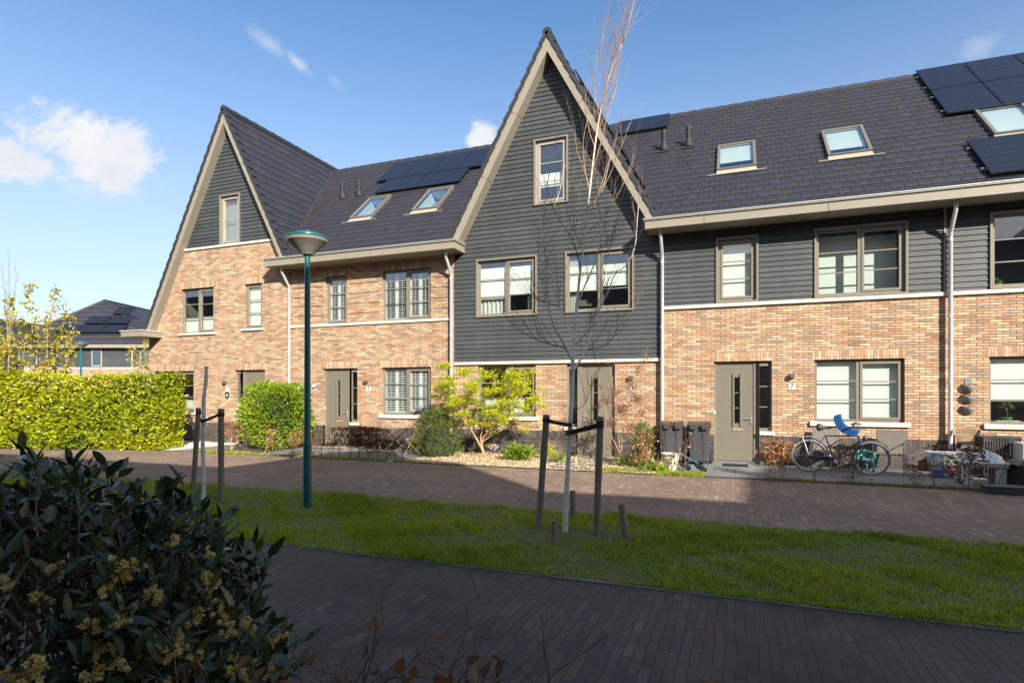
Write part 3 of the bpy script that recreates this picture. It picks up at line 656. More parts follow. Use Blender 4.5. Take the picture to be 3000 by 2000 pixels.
def door(P, x0, yw, side='R', glass=True):
    """front door with a narrow side light; x0 is the left edge of the 1.28 m frame"""
    m = 1 if side == 'R' else -1; cx = x0+.64
    X = lambda u: cx+m*u          # u from -.64 to .64, side light towards +u
    def bx(mb, u0, u1, y0, y1, z0, z1):
        a, c = sorted((X(u0), X(u1))); mb.box(a, c, y0, y1, z0, z1)
    f = MB(); yf = yw+.085
    bx(f, -.64, -.575, yf, yf+.08, .02, 2.43); bx(f, .25, .375, yf, yf+.08, .02, 2.365); bx(f, .60, .64, yf, yf+.08, .78, 2.365)
    bx(f, -.575, .64, yf, yf+.08, 2.365, 2.43); bx(f, .375, .60, yf, yf+.08, .78, .85); bx(f, .375, .60, yf+.001, yf+.079, 2.31, 2.365)
    for z in (1.345, 1.83): bx(f, .375, .60, yf+.012, yf+.03, z-.012, z+.012)
    fr = f.build('door_frame', M_FRAME, P)
    g = MB(); a_, c_ = sorted((X(.37), X(.605))); g.face([(a_, yf+.035, .845), (c_, yf+.035, .845), (c_, yf+.035, 2.315), (a_, yf+.035, 2.315)]); g.build('side_glass', M_GLASS, fr)
    r = MB(); a, c = sorted((X(-.64), X(.70))); r.box(a-.2, c+.2, yf+.5, yf+.52, 0, 2.6); r.box(a-.22, a-.2, yf+.09, yf+.52, 0, 2.6); r.box(c+.2, c+.22, yf+.09, yf+.52, 0, 2.6); r.box(a-.2, c+.2, yf+.09, yf+.52, 2.6, 2.62)
    r.build('interior', M_ROOM, fr)
    d = MB(); yl = yf+.022; u0, u1 = -.572, .247
    s0, s1, t0, t1 = -.175, -.055, .87+.08, 2.05
    bx(d, u0, s0, yl, yl+.045, .055, 2.362); bx(d, s1, u1, yl, yl+.045, .055, 2.362); bx(d, s0, s1, yl, yl+.045, .055, t0); bx(d, s0, s1, yl, yl+.045, t1, 2.362)
    for z in ((t0*2+t1)/3, (t0+t1*2)/3): bx(d, s0, s1, yl+.008, yl+.03, z-.011, z+.011)
    for u in (s0-.022, s1+.022): bx(d, u-.018, u+.018, yl-.03, yl, t0-.07, t1+.08)
    bx(d, u0+.01, u1-.01, yl-.012, yl, .06, .10)
    lf = d.build('door', M_DOOR, P)
    gr = MB()
    for (a_, b_, z0_, z1_) in ((u0+.12, u0+.125, .36, 2.24), (u1-.125, u1-.12, .36, 2.24), (u0+.12, u1-.12, .36, .365), (u0+.12, u1-.12, 2.235, 2.24)): bx(gr, a_, b_, yl-.0012, yl+.001, z0_, z1_)
    gr.build('panel_groove', MATS.get('groove') or mat('groove', col=(.13, .115, .09), rough=.7), lf)
    g = MB(); a_, c_ = sorted((X(s0), X(s1))); g.face([(a_, yl+.03, t0), (c_, yl+.03, t0), (c_, yl+.03, t1), (a_, yl+.03, t1)]); g.build('glass', M_GLASS, lf)
    h = MB(); bx(h, .175, .215, yl-.012, yl, .92, 1.17); h.tube([(X(.195), yl-.012, 1.07), (X(.195), yl-.055, 1.07), (X(.08), yl-.055, 1.065)], .011, 8); h.tube([(X(.195), yl-.04, .965), (X(.195), yl, .965)], .016, 10)
    h.build('handle', M_ALU, lf)
    l = MB(); p = [(X(-.255), .80), (X(.025), .80)]; a, c = sorted((p[0][0], p[1][0])); 
    poly = [(a+.03*(1-math.cos(t_)), .80+.03*math.sin(t_)) for t_ in np.linspace(math.pi*1.5, math.pi*.5, 7)]+[(c-.03*(1-math.cos(t_)), .80+.03*math.sin(t_)) for t_ in np.linspace(math.pi*.5, -math.pi*.5, 7)]
    l.prism(poly, 'Y', yl-.014, yl); l.build('letterbox', M_ALU, lf)
    l = MB(); l.box(a+.05, a+.12, yl-.0165, yl-.014, .79, .81); l.box(c-.12, c-.05, yl-.0165, yl-.014, .79, .81); l.build('letterbox_sticker', mat('orange_sticker', col=(.8, .35, .03)), lf)
    bb = MB(); ux = -.66; bx(bb, -.632, -.603, yf-.012, yf, 1.17, 1.25); bb.build('doorbell', M_WHITE, P)
    s = MB(); bx(s, .375, .70, yw-.05, yf+.02, .69, .78); s.build('side_sill', M_BAND, P, bevel=.006)
    st = MB(); bx(st, -.64, .27, yw-.02, yf+.1, -.01, .05); st.build('threshold', M_KERB, P)
    u, v, w_ = X(-.64), X(.37), X(.64)
    return [(min(u, v), max(u, v), 0, 2.43), (min(v, w_), max(v, w_), .78, 2.43)]
def sill(P, x0, x1, yw, z=1.03, h=.10, e=.10): b = MB(); b.box(x0-e, x1+e, yw-.065, yw+.09, z-h, z); b.build('sill', M_BAND, P, bevel=.006)
def lintel(P, x0, x1, yw, z=2.43, h=.205): b = MB(); b.box(x0, x1, yw-.004, yw+.05, z, z+h); b.build('lintel', M_SOLD, P)
def plinth(P, x0, x1, yw, gaps):
    b = MB(); segs = [(x0, x1)]
    for (a, c) in gaps: segs = [q for (p, r) in segs for q in ((p, min(a, r)), (max(c, p), r)) if q[1]-q[0] > .005]
    for (p, r) in segs: b.box(p, r, yw-.008, yw+.10, -.05, .475)
    o = b.build('plinth', M_PLIN, P)
    b = MB()
    for (p, r) in segs: b.box(p, r, yw-.010, yw+.10, .475, .67)
    b.build('plinth_course', M_PLINV, P)
def text_mesh(txt, size, name, m, P, loc, depth=.002, rot=(R(90), 0, 0)):
    cu = bpy.data.curves.new(name, 'FONT'); cu.body = txt; cu.size = size; cu.extrude = depth; cu.offset = size*.022; cu.align_x = 'CENTER'; cu.align_y = 'CENTER'
    to = bpy.data.objects.new(name, cu); COL.objects.link(to); dg = bpy.context.evaluated_depsgraph_get()
    me = bpy.data.meshes.new_from_object(to.evaluated_get(dg)); bpy.data.objects.remove(to); me.materials.clear(); me.materials.append(m)
    o = bpy.data.objects.new(name, me); COL.objects.link(o); o.parent = P; o.location = Vector(loc)-ORG.get(P, Vector((0, 0, 0))); o.rotation_euler = rot
    return o
M_INK = mat('black_ink', col=(.02, .02, .02), rough=.5)
def number(P, x, z, yw, s):
    b = MB(); b.box(x-.065, x+.065, yw-.012, yw, z-.065, z+.065); o = b.build('number_plate', M_WHITE, P)
    text_mesh(s, .15, 'digit', M_INK, o, (x, yw-.0135, z))
M_DARK3 = mat('taupe_lamp', col=(.12, .105, .08), rough=.5)
def wall_lamp(P, x, z, yw):
    b = MB(); b.box(x-.05, x+.05, yw-.12, yw, z-.045, z+.045); b.box(x-.03, x+.03, yw-.10, yw-.04, z-.05, z-.046)
    b.build('wall_lamp', M_DARK3, P, bevel=.004)
def tile_rows(mb, pf, n_, pitch, tw, uL, uR, kx=0, riser=.03, holes=()):
    for i in range(n_[0], n_[1]):
        s0, s1 = i*pitch, (i+1)*pitch
        cuts = sorted({s0, s1} | {q for h in holes for q in (h[2], h[3]) if s0+1e-3 < q < s1-1e-3})
        for p, q in zip(cuts[:-1], cuts[1:]):
            a0, a1, b0, b1 = uL(p), uL(q), uR(p), uR(q)
            if b0-a0 < .02 and b1-a1 < .02: continue
            seg = [(a0, a1, b0, b1)]
            for (x0, x1, z0, z1) in holes:
                if z0 < (p+q)/2 < z1:
                    nx_ = []
                    for (c0, c1, d0, d1) in seg:
                        if x1 <= min(c0, c1) or x0 >= max(d0, d1): nx_.append((c0, c1, d0, d1)); continue
                        nx_ += [(c0, c1, x0, x0), (x1, x1, d0, d1)]
                    seg = nx_
            f0, f1 = (p-s0)/pitch, (q-s0)/pitch; h0, h1 = .012+riser*(1-f0), .012+riser*(1-f1)
            for (c0, c1, d0, d1) in seg:
                mb.face([pf(c0, p, h0), pf(d0, p, h0), pf(d1, q, h1), pf(c1, q, h1)], [(c0/tw, i+.001+f0*.998), (d0/tw, i+.001+f0*.998), (d1/tw, i+f1*.998), (c1/tw, i+f1*.998)])
                if f0 < 1e-6: mb.face([pf(c0, p, .0), pf(d0, p, .0), pf(d0, p, h0), pf(c0, p, h0)], [(c0/tw, i+.001), (d0/tw, i+.001), (d0/tw, i+.02), (c0/tw, i+.02)])
G1 = dict(xa=-15.72, zA=11.0, zU=10.54, k=1.97); G5 = dict(xa=-4.58, zA=11.06, zU=10.57, k=1.83)
NROW = int(SRIDGE/PITCH)+1
zs_ = lambda s: 5.85+s*ST
def main_roof(P, uL, uR, m, tw=.25, holes=()):
    b = MB(); tile_rows(b, PM, (0, NROW), SRIDGE/NROW, tw, uL, uR, holes=[(h[0]+.03, h[1]-.03, h[2]+.03, h[3]-.03) for h in holes]); o = b.build('roof', m, P)
    L, Rr = uL(SRIDGE), uR(SRIDGE)
    b = MB(); b.face([(uL(0), 10.65, 5.85), (L, 5.10, 10.84), (Rr, 5.10, 10.84), (uR(0), 10.65, 5.85)]); b.build('back_roof', M_RIDGE, P)
    b = MB(); x = L
    while x < Rr:
        x2 = min(x+.42, Rr); b.tube([(x, 5.12, 10.83), (x2+.02, 5.12, 10.845)], [.082, .088], 10); x = x2
    b.build('ridge', M_RIDGE, P, smooth=True); return o
def cross_roof(P, g, zl, zr, m):
    """gable roof across the row: ridge along Y; zl and zr are the eave heights left and right"""
    xa, zA, zU, k = g['xa'], g['zA'], g['zU'], g['k']; th = math.atan(k); c, s_ = math.cos(th), math.sin(th)
    for sg, ze in ((-1, zl), (1, zr)):
        xe = xa+sg*(zA-ze)/k; ln = (zA-ze)/s_; n = round(ln/.345)
        pf = lambda u, s, h, sg=sg, xe=xe, ze=ze: Vector((xe-sg*s*c+sg*h*s_, u, ze+s*s_+h*c))
        b = MB(); tile_rows(b, pf, (0, n), ln/n, .25, lambda s: -.28, lambda s: 10.4)
        b.build('roof', m, P)
        b = MB()  # edge tiles, stepped
        for i in range(n):
            s0, s1 = i*ln/n, (i+1)*ln/n
            b.hexa([pf(-.42, s0, -.035), pf(-.22, s0, -.035), pf(-.22, s1, -.06), pf(-.42, s1, -.06), pf(-.42, s0, .072), pf(-.22, s0, .072), pf(-.22, s1+.02, .03), pf(-.42, s1+.02, .03)])
        b.build('verge_tiles', M_RIDGE, P)
        b = MB(); x_e = xa+sg*(zU-ze+.1)/k
        pts = [(xa, zA-.06), (xa, zU), (xa+sg*(zU-ze)/k, ze), (xa+sg*(zA-.06-ze)/k, ze)]
        b.prism(pts if sg > 0 else pts[::-1], 'Y', -.385, -.34)
        pts = [(xa, zU+.03), (xa, zU+.002), (xa+sg*(zU+.002-ze)/k, ze), (xa+sg*(zU+.03-ze)/k, ze)]
        b.prism(pts if sg > 0 else pts[::-1], 'Y', -.341, .06)
        b.build('verge_board', M_TRIM, P)
        b = MB()
        for q in (.32, .66):  # joints in the verge boards
            zq = zU+(ze-zU)*q; xq = xa+sg*(zU-zq)/k
            b.hexa([(xq, -.3875, zq), (xq+sg*.004, -.3875, zq-.008), (xq+sg*.004, .0, zq-.008), (xq, .0, zq), (xq+sg*.19, -.3875, zq+.09), (xq+sg*.194, -.3875, zq+.082), (xq+sg*.194, -.384, zq+.082), (xq+sg*.19, -.384, zq+.09)])
        b.build('board_joint', M_BLACK, P)
    b = MB(); y = -.40
    while y < 10.3:
        b.tube([(xa, y, zA+.005), (xa, min(y+.44, 10.4), zA-.005)], [.125, .112], 8); y += .42
    b.build('ridge', M_RIDGE, P)
def gutter(P, x0, x1, zt=5.84, zb=5.60, yo=-.68, endL=False, endR=False):
    b = MB(); b.box(x0, x1, yo, yo+.03, zb, zt-.05); b.box(x0, x1, yo+.03, -.0, zb, zb+.025)
    for e, x in ((endL, x0), (endR, x1)):
        if e: b.box(min(x, x+.03*(1 if x == x0 else -1)), max(x, x+.03*(1 if x == x0 else -1)), yo+.03, -.0, zb+.025, zt-.05)
    o = b.build('eaves_box', M_TRIM, P)
    b = MB(); b.box(x0-.03*endL, x1+.03*endR, yo-.035, yo+.045, zt-.05+.004, zt-.022)
    if endL: b.box(x0-.03, x0+.045, yo+.045, -.0, zt-.046, zt-.022)
    if endR: b.box(x1-.045, x1+.03, yo+.045, -.0, zt-.046, zt-.022)
    b.build('gutter_trim', M_TRIM, P)
    b = MB(); b.box(x0-.045*endL, x1+.045*endR, yo-.05, yo+.02, zt-.012, zt+.003); b.box(x0, x1, yo+.02, -.2, zt-.06, zt-.052)
    if endR: b.box(x1-.02, x1+.045, yo+.02, -.0, zt-.012, zt+.003)
    if endL: b.box(x0-.045, x0+.02, yo+.02, -.0, zt-.012, zt+.003)
    b.build('gutter', M_ZINC, P)
    b = MB(); x = x0+1.35
    while x < x1-.5:
        b.box(x-.004, x+.004, yo-.002, yo+.01, zb, zt-.05); b.box(x-.004, x+.004, yo-.001, 0, zb-.002, zb+.005); x += 2.55
    b.build('eaves_joint', M_BLACK, P)
def downpipe(P, x, zt=5.6, xt=None, yw=0., kink=.35, lower=None):
    xt = x if xt is None else xt; yp = yw-.12
    b = MB(); pts = [(xt, yw-.45, zt), (xt, yw-.45, zt-.10), (xt+(x-xt)*.15, yw-.43, zt-.16), (x-(x-xt)*.12, yp-.04, zt-.16-kink), (x, yp, zt-.22-kink), (x, yp, .04)]
    b.tube(pts, .042, 12)
    for z in (4.9, 3.3, 1.9): b.tube([(x, yp, z-.03), (x, yp, z+.03)], .048, 12); b.tube([(x-.05, yp+.01, z), (x-.07, yw, z)], .006, 6)
    b.build('downpipe', M_ZINC, P, smooth=True)
def skylight(P, u0, u1, s0, s1, blind=None):
    b = MB(); w = .068
    def bx(a, c, p, q, h0, h1): b.hexa([PM(a, p, h0), PM(c, p, h0), PM(c, q, h0), PM(a, q, h0), PM(a, p, h1), PM(c, p, h1), PM(c, q, h1), PM(a, q, h1)])
    bx(u0, u0+w, s0, s1, 0, .115); bx(u1-w, u1, s0, s1, 0, .115); bx(u0+w, u1-w, s1-w*1.2, s1, 0, .114); bx(u0+w, u1-w, s0, s0+w*.8, 0, .108)
    sk = b.build('skylight', M_SKYF, P)
    g = MB(); g.face([PM(u0+w, s0+w*.8, .085), PM(u1-w, s0+w*.8, .085), PM(u1-w, s1-w*1.2, .085), PM(u0+w, s1-w*1.2, .085)]); g.build('glass', M_SKYG, sk)
    b = MB(); e = .12
    for (q0, q1) in ((u0+w, None), (u1-w, None)): b.face([PM(q0, s0, .08), PM(q0, s1, .08), PM(q0, s1, -.35), PM(q0, s0, -.35)])
    b.face([PM(u0+w, s0+.07, .08), PM(u1-w, s0+.07, .08), PM(u1-w, s0-.1, -.35), PM(u0+w, s0-.1, -.35)]); b.face([PM(u0+w, s1-.1, .08), PM(u1-w, s1-.1, .08), PM(u1-w, s1+.1, -.35), PM(u0+w, s1+.1, -.35)])
    b.build('lining', M_WHITE, sk)
    b = MB(); b.face([PM(u0-.3, s0-.4, -.34), PM(u1+.3, s0-.4, -.34), PM(u1+.3, s1+.4, -.36), PM(u0-.3, s1+.4, -.36)]); b.build('interior', mat('attic_room', col=(.32, .36, .40), rough=.9, var=.4, vs=1.2), sk)
    if blind:
        b = MB(); q0 = s0+.07+(s1-s0-.17)*blind; b.face([PM(u0+w, q0, .03), PM(u1-w, q0, .03), PM(u1-w, s1-.11, .03), PM(u0+w, s1-.11, .03)]); b.build('blind', M_SHUT, sk)
    b = MB()
    b.hexa([PM(u0+.0, s0-.17, .047), PM(u1-.0, s0-.17, .047), PM(u1-.0, s0, .05), PM(u0+.0, s0, .05), PM(u0, s0-.17, .055), PM(u1, s0-.17, .055), PM(u1, s0, .06), PM(u0, s0, .06)])
    b.hexa([PM(u0-.22, s0-.20, .044), PM(u1+.22, s0-.20, .044), PM(u1+.22, s0-.17, .044), PM(u0-.22, s0-.17, .044), PM(u0-.22, s0-.20, .052), PM(u1+.22, s0-.20, .052), PM(u1+.22, s0-.17, .052), PM(u0-.22, s0-.17, .052)])
    b.build('flashing', mat('cream_flashing', col=(.36, .33, .26), rough=.7, var=.15, vs=10), sk)
    return sk
def panel(P, pf, u0, u1, s0, s1, h=.13):
    b = MB(); b.cur = 0; g = .008; u0 += g; u1 -= g; s0 += g; s1 -= g
    b.hexa([pf(u0, s0, h-.035), pf(u1, s0, h-.035), pf(u1, s1, h-.035), pf(u0, s1, h-.035), pf(u0, s0, h), pf(u1, s0, h), pf(u1, s1, h), pf(u0, s1, h)])
    b.cur = 1; e = .014
    b.face([pf(u0+e, s0+e, h+.002), pf(u1-e, s0+e, h+.002), pf(u1-e, s1-e, h+.002), pf(u0+e, s1-e, h+.002)], [(0, 0), (1, 0), (1, 1), (0, 1)])
    o = b.build('solar_panel', [M_PFRM, M_PANEL], P)
    return o
def rails(P, pf, u0, u1, ss):
    b = MB()
    for s in ss: b.hexa([pf(u0, s-.02, .045), pf(u1, s-.02, .045), pf(u1, s+.02, .045), pf(u0, s+.02, .045), pf(u0, s-.02, .09), pf(u1, s-.02, .09), pf(u1, s+.02, .09), pf(u0, s+.02, .09)])
    b.build('panel_rail', M_ALU, P)
def vent(P, u, s):
    b = MB(); p = PM(u, s, .03)
    b.tube([p, p+Vector((0, -.03, .10)), p+Vector((0, -.04, .18))], [.13, .10, .075], 14); b.tube([p+Vector((0, -.04, .15)), p+Vector((0, -.04, .52))], .066, 14); b.tube([p+Vector((0, -.04, .43)), p+Vector((0, -.04, .55))], .074, 14)
    for z in (.26, .34): b.tube([p+Vector((0, -.04, z)), p+Vector((0, -.04, z+.015))], .076, 14)
    a = .17; b.hexa([PM(u-a, s-.22, .035), PM(u+a, s-.22, .035), PM(u+a, s+.18, .035), PM(u-a, s+.18, .035), PM(u-a, s-.22, .05), PM(u+a, s-.22, .05), PM(u+a, s+.18, .05), PM(u-a, s+.18, .05)])
    b.build('roof_vent', mat('vent_black', col=(.022, .022, .024), rough=.7), P, smooth=True)
def mass(P, x0, x1, zt=5.9, y0=.3, y1=10.0, name='rear_wall'):
    b = MB(); b.face([(x0, y1, 0), (x0, y1, zt), (x1, y1, zt), (x1, y1, 0)]); b.build(name, M_BRICK2, P)
cL = lambda v: (lambda z: v)

# --- house 1 (left end)
yw = -.12
H1 = thing('brick_house', 'leftmost brick house of the row, its brick wall topped by a small dark gable', 'house', (-16.4, yw, 0), 'terraced houses of the row')
g = G1
def g1L(z): return -19.5 if z < 3.62 else min(g['xa'], max(-19.5, g['xa']-(g['zU']-z)/g['k']))
def g1R(z): return -13.3 if z < g['zU']-(-13.3-g['xa'])*g['k'] else g['xa']+(g['zU']-z)/g['k']
kk = g['zU']-(-13.3-g['xa'])*g['k']
ops = door(H1, -15.5, yw, 'L')
wins = [(-19.3, -17.33, 1.03, 2.43), (-17.95, -16.42, 3.72, 5.25), (-15.08, -14.35, 3.78, 5.24)]
b = MB(); wall(b, g1L, g1R, .67, 6.56, ops+wins, yw, (3.62, kk)); b.build('wall', M_BRICK, H1)
plinth(H1, -19.5, -13.3, yw, [(ops[0][0], ops[0][1])])
top1 = (-16.15, -15.27, 6.60, 8.28)
b = MB(); wall(b, g1L, g1R, 6.62, g['zU'], [top1], yw+.02, (), .1215, .06); b.build('cladding', M_CLAD, H1)
b = MB(); b.box(g1L(6.56), g1R(6.56), yw-.05, yw+.03, 6.55, 6.622); b.build('stone_band', M_BAND, H1)
b = MB(); b.face([(-19.5, yw, 0), (-19.5, 10, 0), (-19.5, 10, 3.7), (-19.5, yw, 3.7)]); b.face([(-13.3, yw, 0), (-13.3, yw, 5.7), (-13.3, 0.02, 5.7), (-13.3, 0.02, 0)]); b.build('side_wall', M_BRICK, H1)
window(H1, *wins[0], yw, blinds=(), curt=[(-18.0, -17.4, 0, .3)]); sill(H1, wins[0][0], wins[0][1], yw)
window(H1, *wins[1], yw, blinds=[(0, -.02, .33, .12), (1, -.02, .33, .12)]); sill(H1, wins[1][0], wins[1][1], yw, 3.72, .07)
window(H1, *wins[2], yw, n=1, blinds=[(0, 0, 1, .10)]); sill(H1, wins[2][0], wins[2][1], yw, 3.78, .07)
window(H1, *top1, yw+.02, n=1, clad=True, pale=True, bars=(.5,), curt=[(-16.1, -15.3, 0, 1)], cm=mat('grey_net', col=(.20, .22, .24), rough=.9, var=.15, vs=5))
for w_ in (wins[0], wins[1], wins[2]): lintel(H1, w_[0]-.06, w_[1]+.02, yw, w_[3])
lintel(H1, -15.56, -14.18, yw, 2.43)
cross_roof(H1, g, 3.86, 5.88, M_ROOF3)
b = MB(); b.box(-19.87, -18.86, -.88, -.85, 3.61, 3.79); b.box(-18.89, -18.86, -.85, yw, 3.61, 3.79); b.box(-19.87, -18.89, -.85, yw, 3.61, 3.635); b.box(-19.87, -19.5, yw, 9, 3.61, 3.79)
b.build('eaves_box', M_TRIM, H1)
b = MB(); b.box(-19.90, -18.83, -.91, -.85, 3.795, 3.83); b.box(-18.89, -18.83, -.85, yw, 3.795, 3.83); b.box(-19.87, -18.89, -.85, yw, 3.78, 3.79); b.build('gutter', M_ZINC, H1)
q = on_plane(0+1728/2.6133, 800+835/2.6133, yw); wall_lamp(H1, q.x, q.z, yw)
q = on_plane(0+1741/2.6133, 800+888/2.6133, yw); number(H1, q.x, q.z, yw, '1')
q = on_plane(0+1740/2.6133, 800+935/2.6133, yw)
b = MB(); sh = [(-.085, .09), (-.09, -.02), (-.05, -.09), (0, -.12), (.05, -.09), (.09, -.02), (.085, .09), (0, .12)]
b.prism([(q.x+a, q.z+c) for a, c in sh], 'Y', yw-.02, yw); sg_ = b.build('shield_plate', M_DARK, H1)
b = MB(); b.box(q.x-.045, q.x+.045, yw-.023, yw-.02, q.z+.015, q.z+.045); b.box(q.x-.045, q.x+.045, yw-.023, yw-.02, q.z-.035, q.z-.01); b.build('shield_mark', mat('pale_blue', col=(.45, .62, .70)), sg_)
mass(H1, -19.5, -13.3, 5.9)

# --- house 3
yw = 0.
H3 = thing('brick_house', 'brick house with white louvred shutters behind all its windows', 'house', (-10.4, yw, 0), 'terraced houses of the row')
ops = door(H3, -12.02, yw, 'R')
wins = [(-9.87, -8.21, 1.03, 2.43), (-9.87, -8.22, 3.81, 5.30), (-11.92, -11.13, 3.81, 5.28)]
b = MB(); wall(b, cL(-13.3), cL(-7.44), .67, 5.62, ops+wins, yw)
o = b.build('wall', M_BRICK, H3)
plinth(H3, -13.3, -7.44, yw, [(ops[0][0], ops[0][1])])
for z in (4.10, 4.40, 4.70, 5.0):
    for (a, c) in ((-13.16, -12.02), (-11.03, -9.97), (-8.12, -7.60)): b = MB(); b.box(a, c, -.022, .0, z, z+.05); b.build('brick_ledge', M_BRICK, H3)
b = MB(); b.box(-13.26, -7.52, -.045, .02, 3.74, 3.808); b.build('stone_band', M_BAND, H3)
for w_ in wins: window(H3, *w_, yw, n=1 if w_[1]-w_[0] < 1 else 2, shut=True)
sill(H3, wins[0][0], wins[0][1], yw)
for w_ in wins: lintel(H3, w_[0]-.05, w_[1]+.0, yw, w_[3])
lintel(H3, -12.06, -10.74, yw, 2.43)
vl = lambda s: G1['xa']+(G1['zA']-zs_(s))/G1['k']-.12
vr = lambda s: G5['xa']-(G5['zA']-zs_(s))/G5['k']+.12
main_roof(H3, vl, vr, M_ROOF3, holes=[(-11.90, -11.03, 2.25, 3.80), (-9.55, -8.63, 2.25, 3.80)])
b = MB(); p0, p1 = PM(vl(0)+.10, 0, .03), PM(vl(SRIDGE)+.10, SRIDGE, .03); b.tube([p0, p1], .035, 6); b.build('valley_flashing', mat('valley_tan', col=(.10, .072, .052), rough=.9, var=.4, vs=9), H3)
gutter(H3, -13.72, -7.12, endL=True, endR=True)
downpipe(H3, -13.24); downpipe(H3, -7.50)
for sk in ((-11.90, -11.03), (-9.55, -8.63)): skylight(H3, sk[0], sk[1], 2.25, 3.80)
for a in (-12.33, -11.22, -10.11, -9.0): panel(H3, PM, a, a+1.11, 5.22, 6.9)
for a in (-11.83, -10.18): panel(H3, PM, a, a+1.65, 4.07, 5.20)
rails(H3, PM, -11.8, -8.6, (4.3, 4.95)); rails(H3, PM, -12.3, -7.9, (5.6, 6.5))
vent(H3, -13.33, 4.3); vent(H3, -12.63, 4.3)
q = on_plane(800+862/3.137, 750+1150/3.137, yw); wall_lamp(H3, q.x, q.z, yw)
q = on_plane(800+878/3.137, 750+1218/3.137, yw); number(H3, q.x, q.z, yw, '3')
b = MB(); q = on_plane(800+385/3.137, 750+1185/3.137, yw); b.tube([(q.x, 0, q.z), (q.x, -.08, q.z-.03)], [.035, .05], 10); b.build('wall_vent', M_WHITE, H3)
mass(H3, -13.3, -7.44)

# --- house 5
H5 = thing('gabled_house', 'house with tall steep gable clad in dark boards above a brick ground floor', 'house', (-4.58, 0, 0), 'terraced houses of the row')
g = G5
def g5L(z): return max(-7.44, g['xa']-(g['zU']-z)/g['k'])
def g5R(z): return min(-1.70, g['xa']+(g['zU']-z)/g['k'])
ops = door(H5, -4.16, 0., 'L')
wins = [(-6.72, -5.02, 1.03, 2.43)]
b = MB(); wall(b, cL(-7.44), cL(-1.70), .67, 2.47, ops+wins, 0.); b.build('wall', M_BRICK2, H5)
plinth(H5, -7.44, -1.70, 0., [(ops[0][0], ops[0][1])])
cw = [(-6.76, -4.97, 3.77, 5.38), (-4.19, -2.39, 3.77, 5.38), (-5.06, -4.11, 6.69, 8.46)]
b = MB(); wall(b, g5L, g5R, 2.54, g['zU'], cw, -.012, (g['zU']-(g['xa']+7.44)*g['k'], g['zU']+(g['xa']+1.70)*g['k']), .1215, .05); b.build('cladding', M_CLAD, H5)
b = MB(); b.box(-7.44, -1.70, -.062, .0, 2.465, 2.54); b.build('stone_band', M_BAND, H5)
window(H5, *wins[0], 0., blinds=[(0, 0, .30, .4), (1, 0, .30, .4)]); sill(H5, -6.72, -5.02, 0.)
window(H5, *cw[0], -.012, clad=True, blinds=[(0, .30, .90, .07), (1, .36, .93, .07)], curt=[(-6.7, -5.9, 0, .35), (-5.3, -5.0, 0, .95)])
window(H5, *cw[1], -.012, clad=True, blinds=[(0, .34, .80, .07), (1, .40, .82, .07)], curt=[(-4.15, -3.9, 0, .9)])
window(H5, *cw[2], -.012, n=1, clad=True, pale=True, blinds=[(0, .26, .50, .12)], sashR=True)
cross_roof(H5, g, 5.86, 5.86, M_ROOF)
th5 = math.atan(g['k']); 
def P5(u, s, h): return Vector((g['xa']+(g['zA']-5.86)/g['k']-s*math.cos(th5)+h*math.sin(th5), u, 5.86+s*math.sin(th5)+h*math.cos(th5)))
for a in (.35, 1.47, 2.59):
    for s0 in (1.35, 3.2): panel(H5, P5, a, a+1.12, s0, s0+1.85, .16)
q = on_plane(1200+1568/2.412, 1000+255/2.412, 0); wall_lamp(H5, q.x, q.z, 0.)
q = on_plane(1200+1575/2.412, 1000+322/2.412, 0); number(H5, q.x, q.z, 0., '5')
mass(H5, -7.44, -1.70, 9)

# --- house 7
H7 = thing('brick_house', 'brick house with the door numbered 7 and dark boards on its upper floor', 'house', (1.27, 0, 0), 'terraced houses of the row')
ops = door(H7, -.49, 0., 'R')
wins = [(1.68, 3.43, 1.03, 2.43)]; cw = [(-.44, .50, 3.82, 5.38), (1.67, 3.48, 3.82, 5.40)]
b = MB(); wall(b, cL(-1.70), cL(4.23), .67, 3.74, ops+wins, 0.); b.build('wall', M_BRICK2, H7)
plinth(H7, -1.70, 4.23, 0., [(ops[0][0], ops[0][1])])
b = MB(); wall(b, cL(-1.70), cL(4.23), 3.81, 5.64, cw, -.012, (), .1215, .05); b.build('cladding', M_CLAD, H7)
b = MB(); b.box(-1.66, 4.19, -.062, .0, 3.735, 3.812); b.build('stone_band', M_BAND, H7)
window(H7, *wins[0], 0., blinds=[(0, 0, 1, .13), (1, 0, 1, .13)]); sill(H7, 1.68, 3.43, 0.)
window(H7, *cw[0], -.012, n=1, clad=True, blinds=[(0, 0, 1, .13)])
window(H7, *cw[1], -.012, clad=True, blinds=[(0, 0, 1, .40), (1, 0, 1, .40)])
lintel(H7, -.52, .83, 0., 2.43); lintel(H7, 1.64, 3.46, 0., 2.43)
vl7 = lambda s: G5['xa']+(G5['zA']-zs_(s))/G5['k']-.12
main_roof(H7, vl7, cL(4.23), M_ROOF, holes=[(-.46, .50, 2.33, 4.0), (2.11, 3.06, 2.33, 4.0)])
gutter(H7, -2.03, 4.23, endL=True); downpipe(H7, -1.69)
for sk, bl in (((-.46, .50), .30), ((2.11, 3.06), .25)): skylight(H7, sk[0], sk[1], 2.33, 4.0, bl)
vent(H7, -1.98, 4.48); vent(H7, -1.28, 4.5)
panel(H7, PM, -3.70, -2.0, 6.2, 7.4); rails(H7, PM, -3.5, -2.15, (6.35, 7.2))
b = MB(); b.box(4.125, 4.165, -.05, -.01, 3.812, 5.6); b.build('corner_trim', M_TRIM, H7)
q = on_plane(1850+1640/3.485, 1000+350/3.485, 0); wall_lamp(H7, q.x, q.z, 0.)
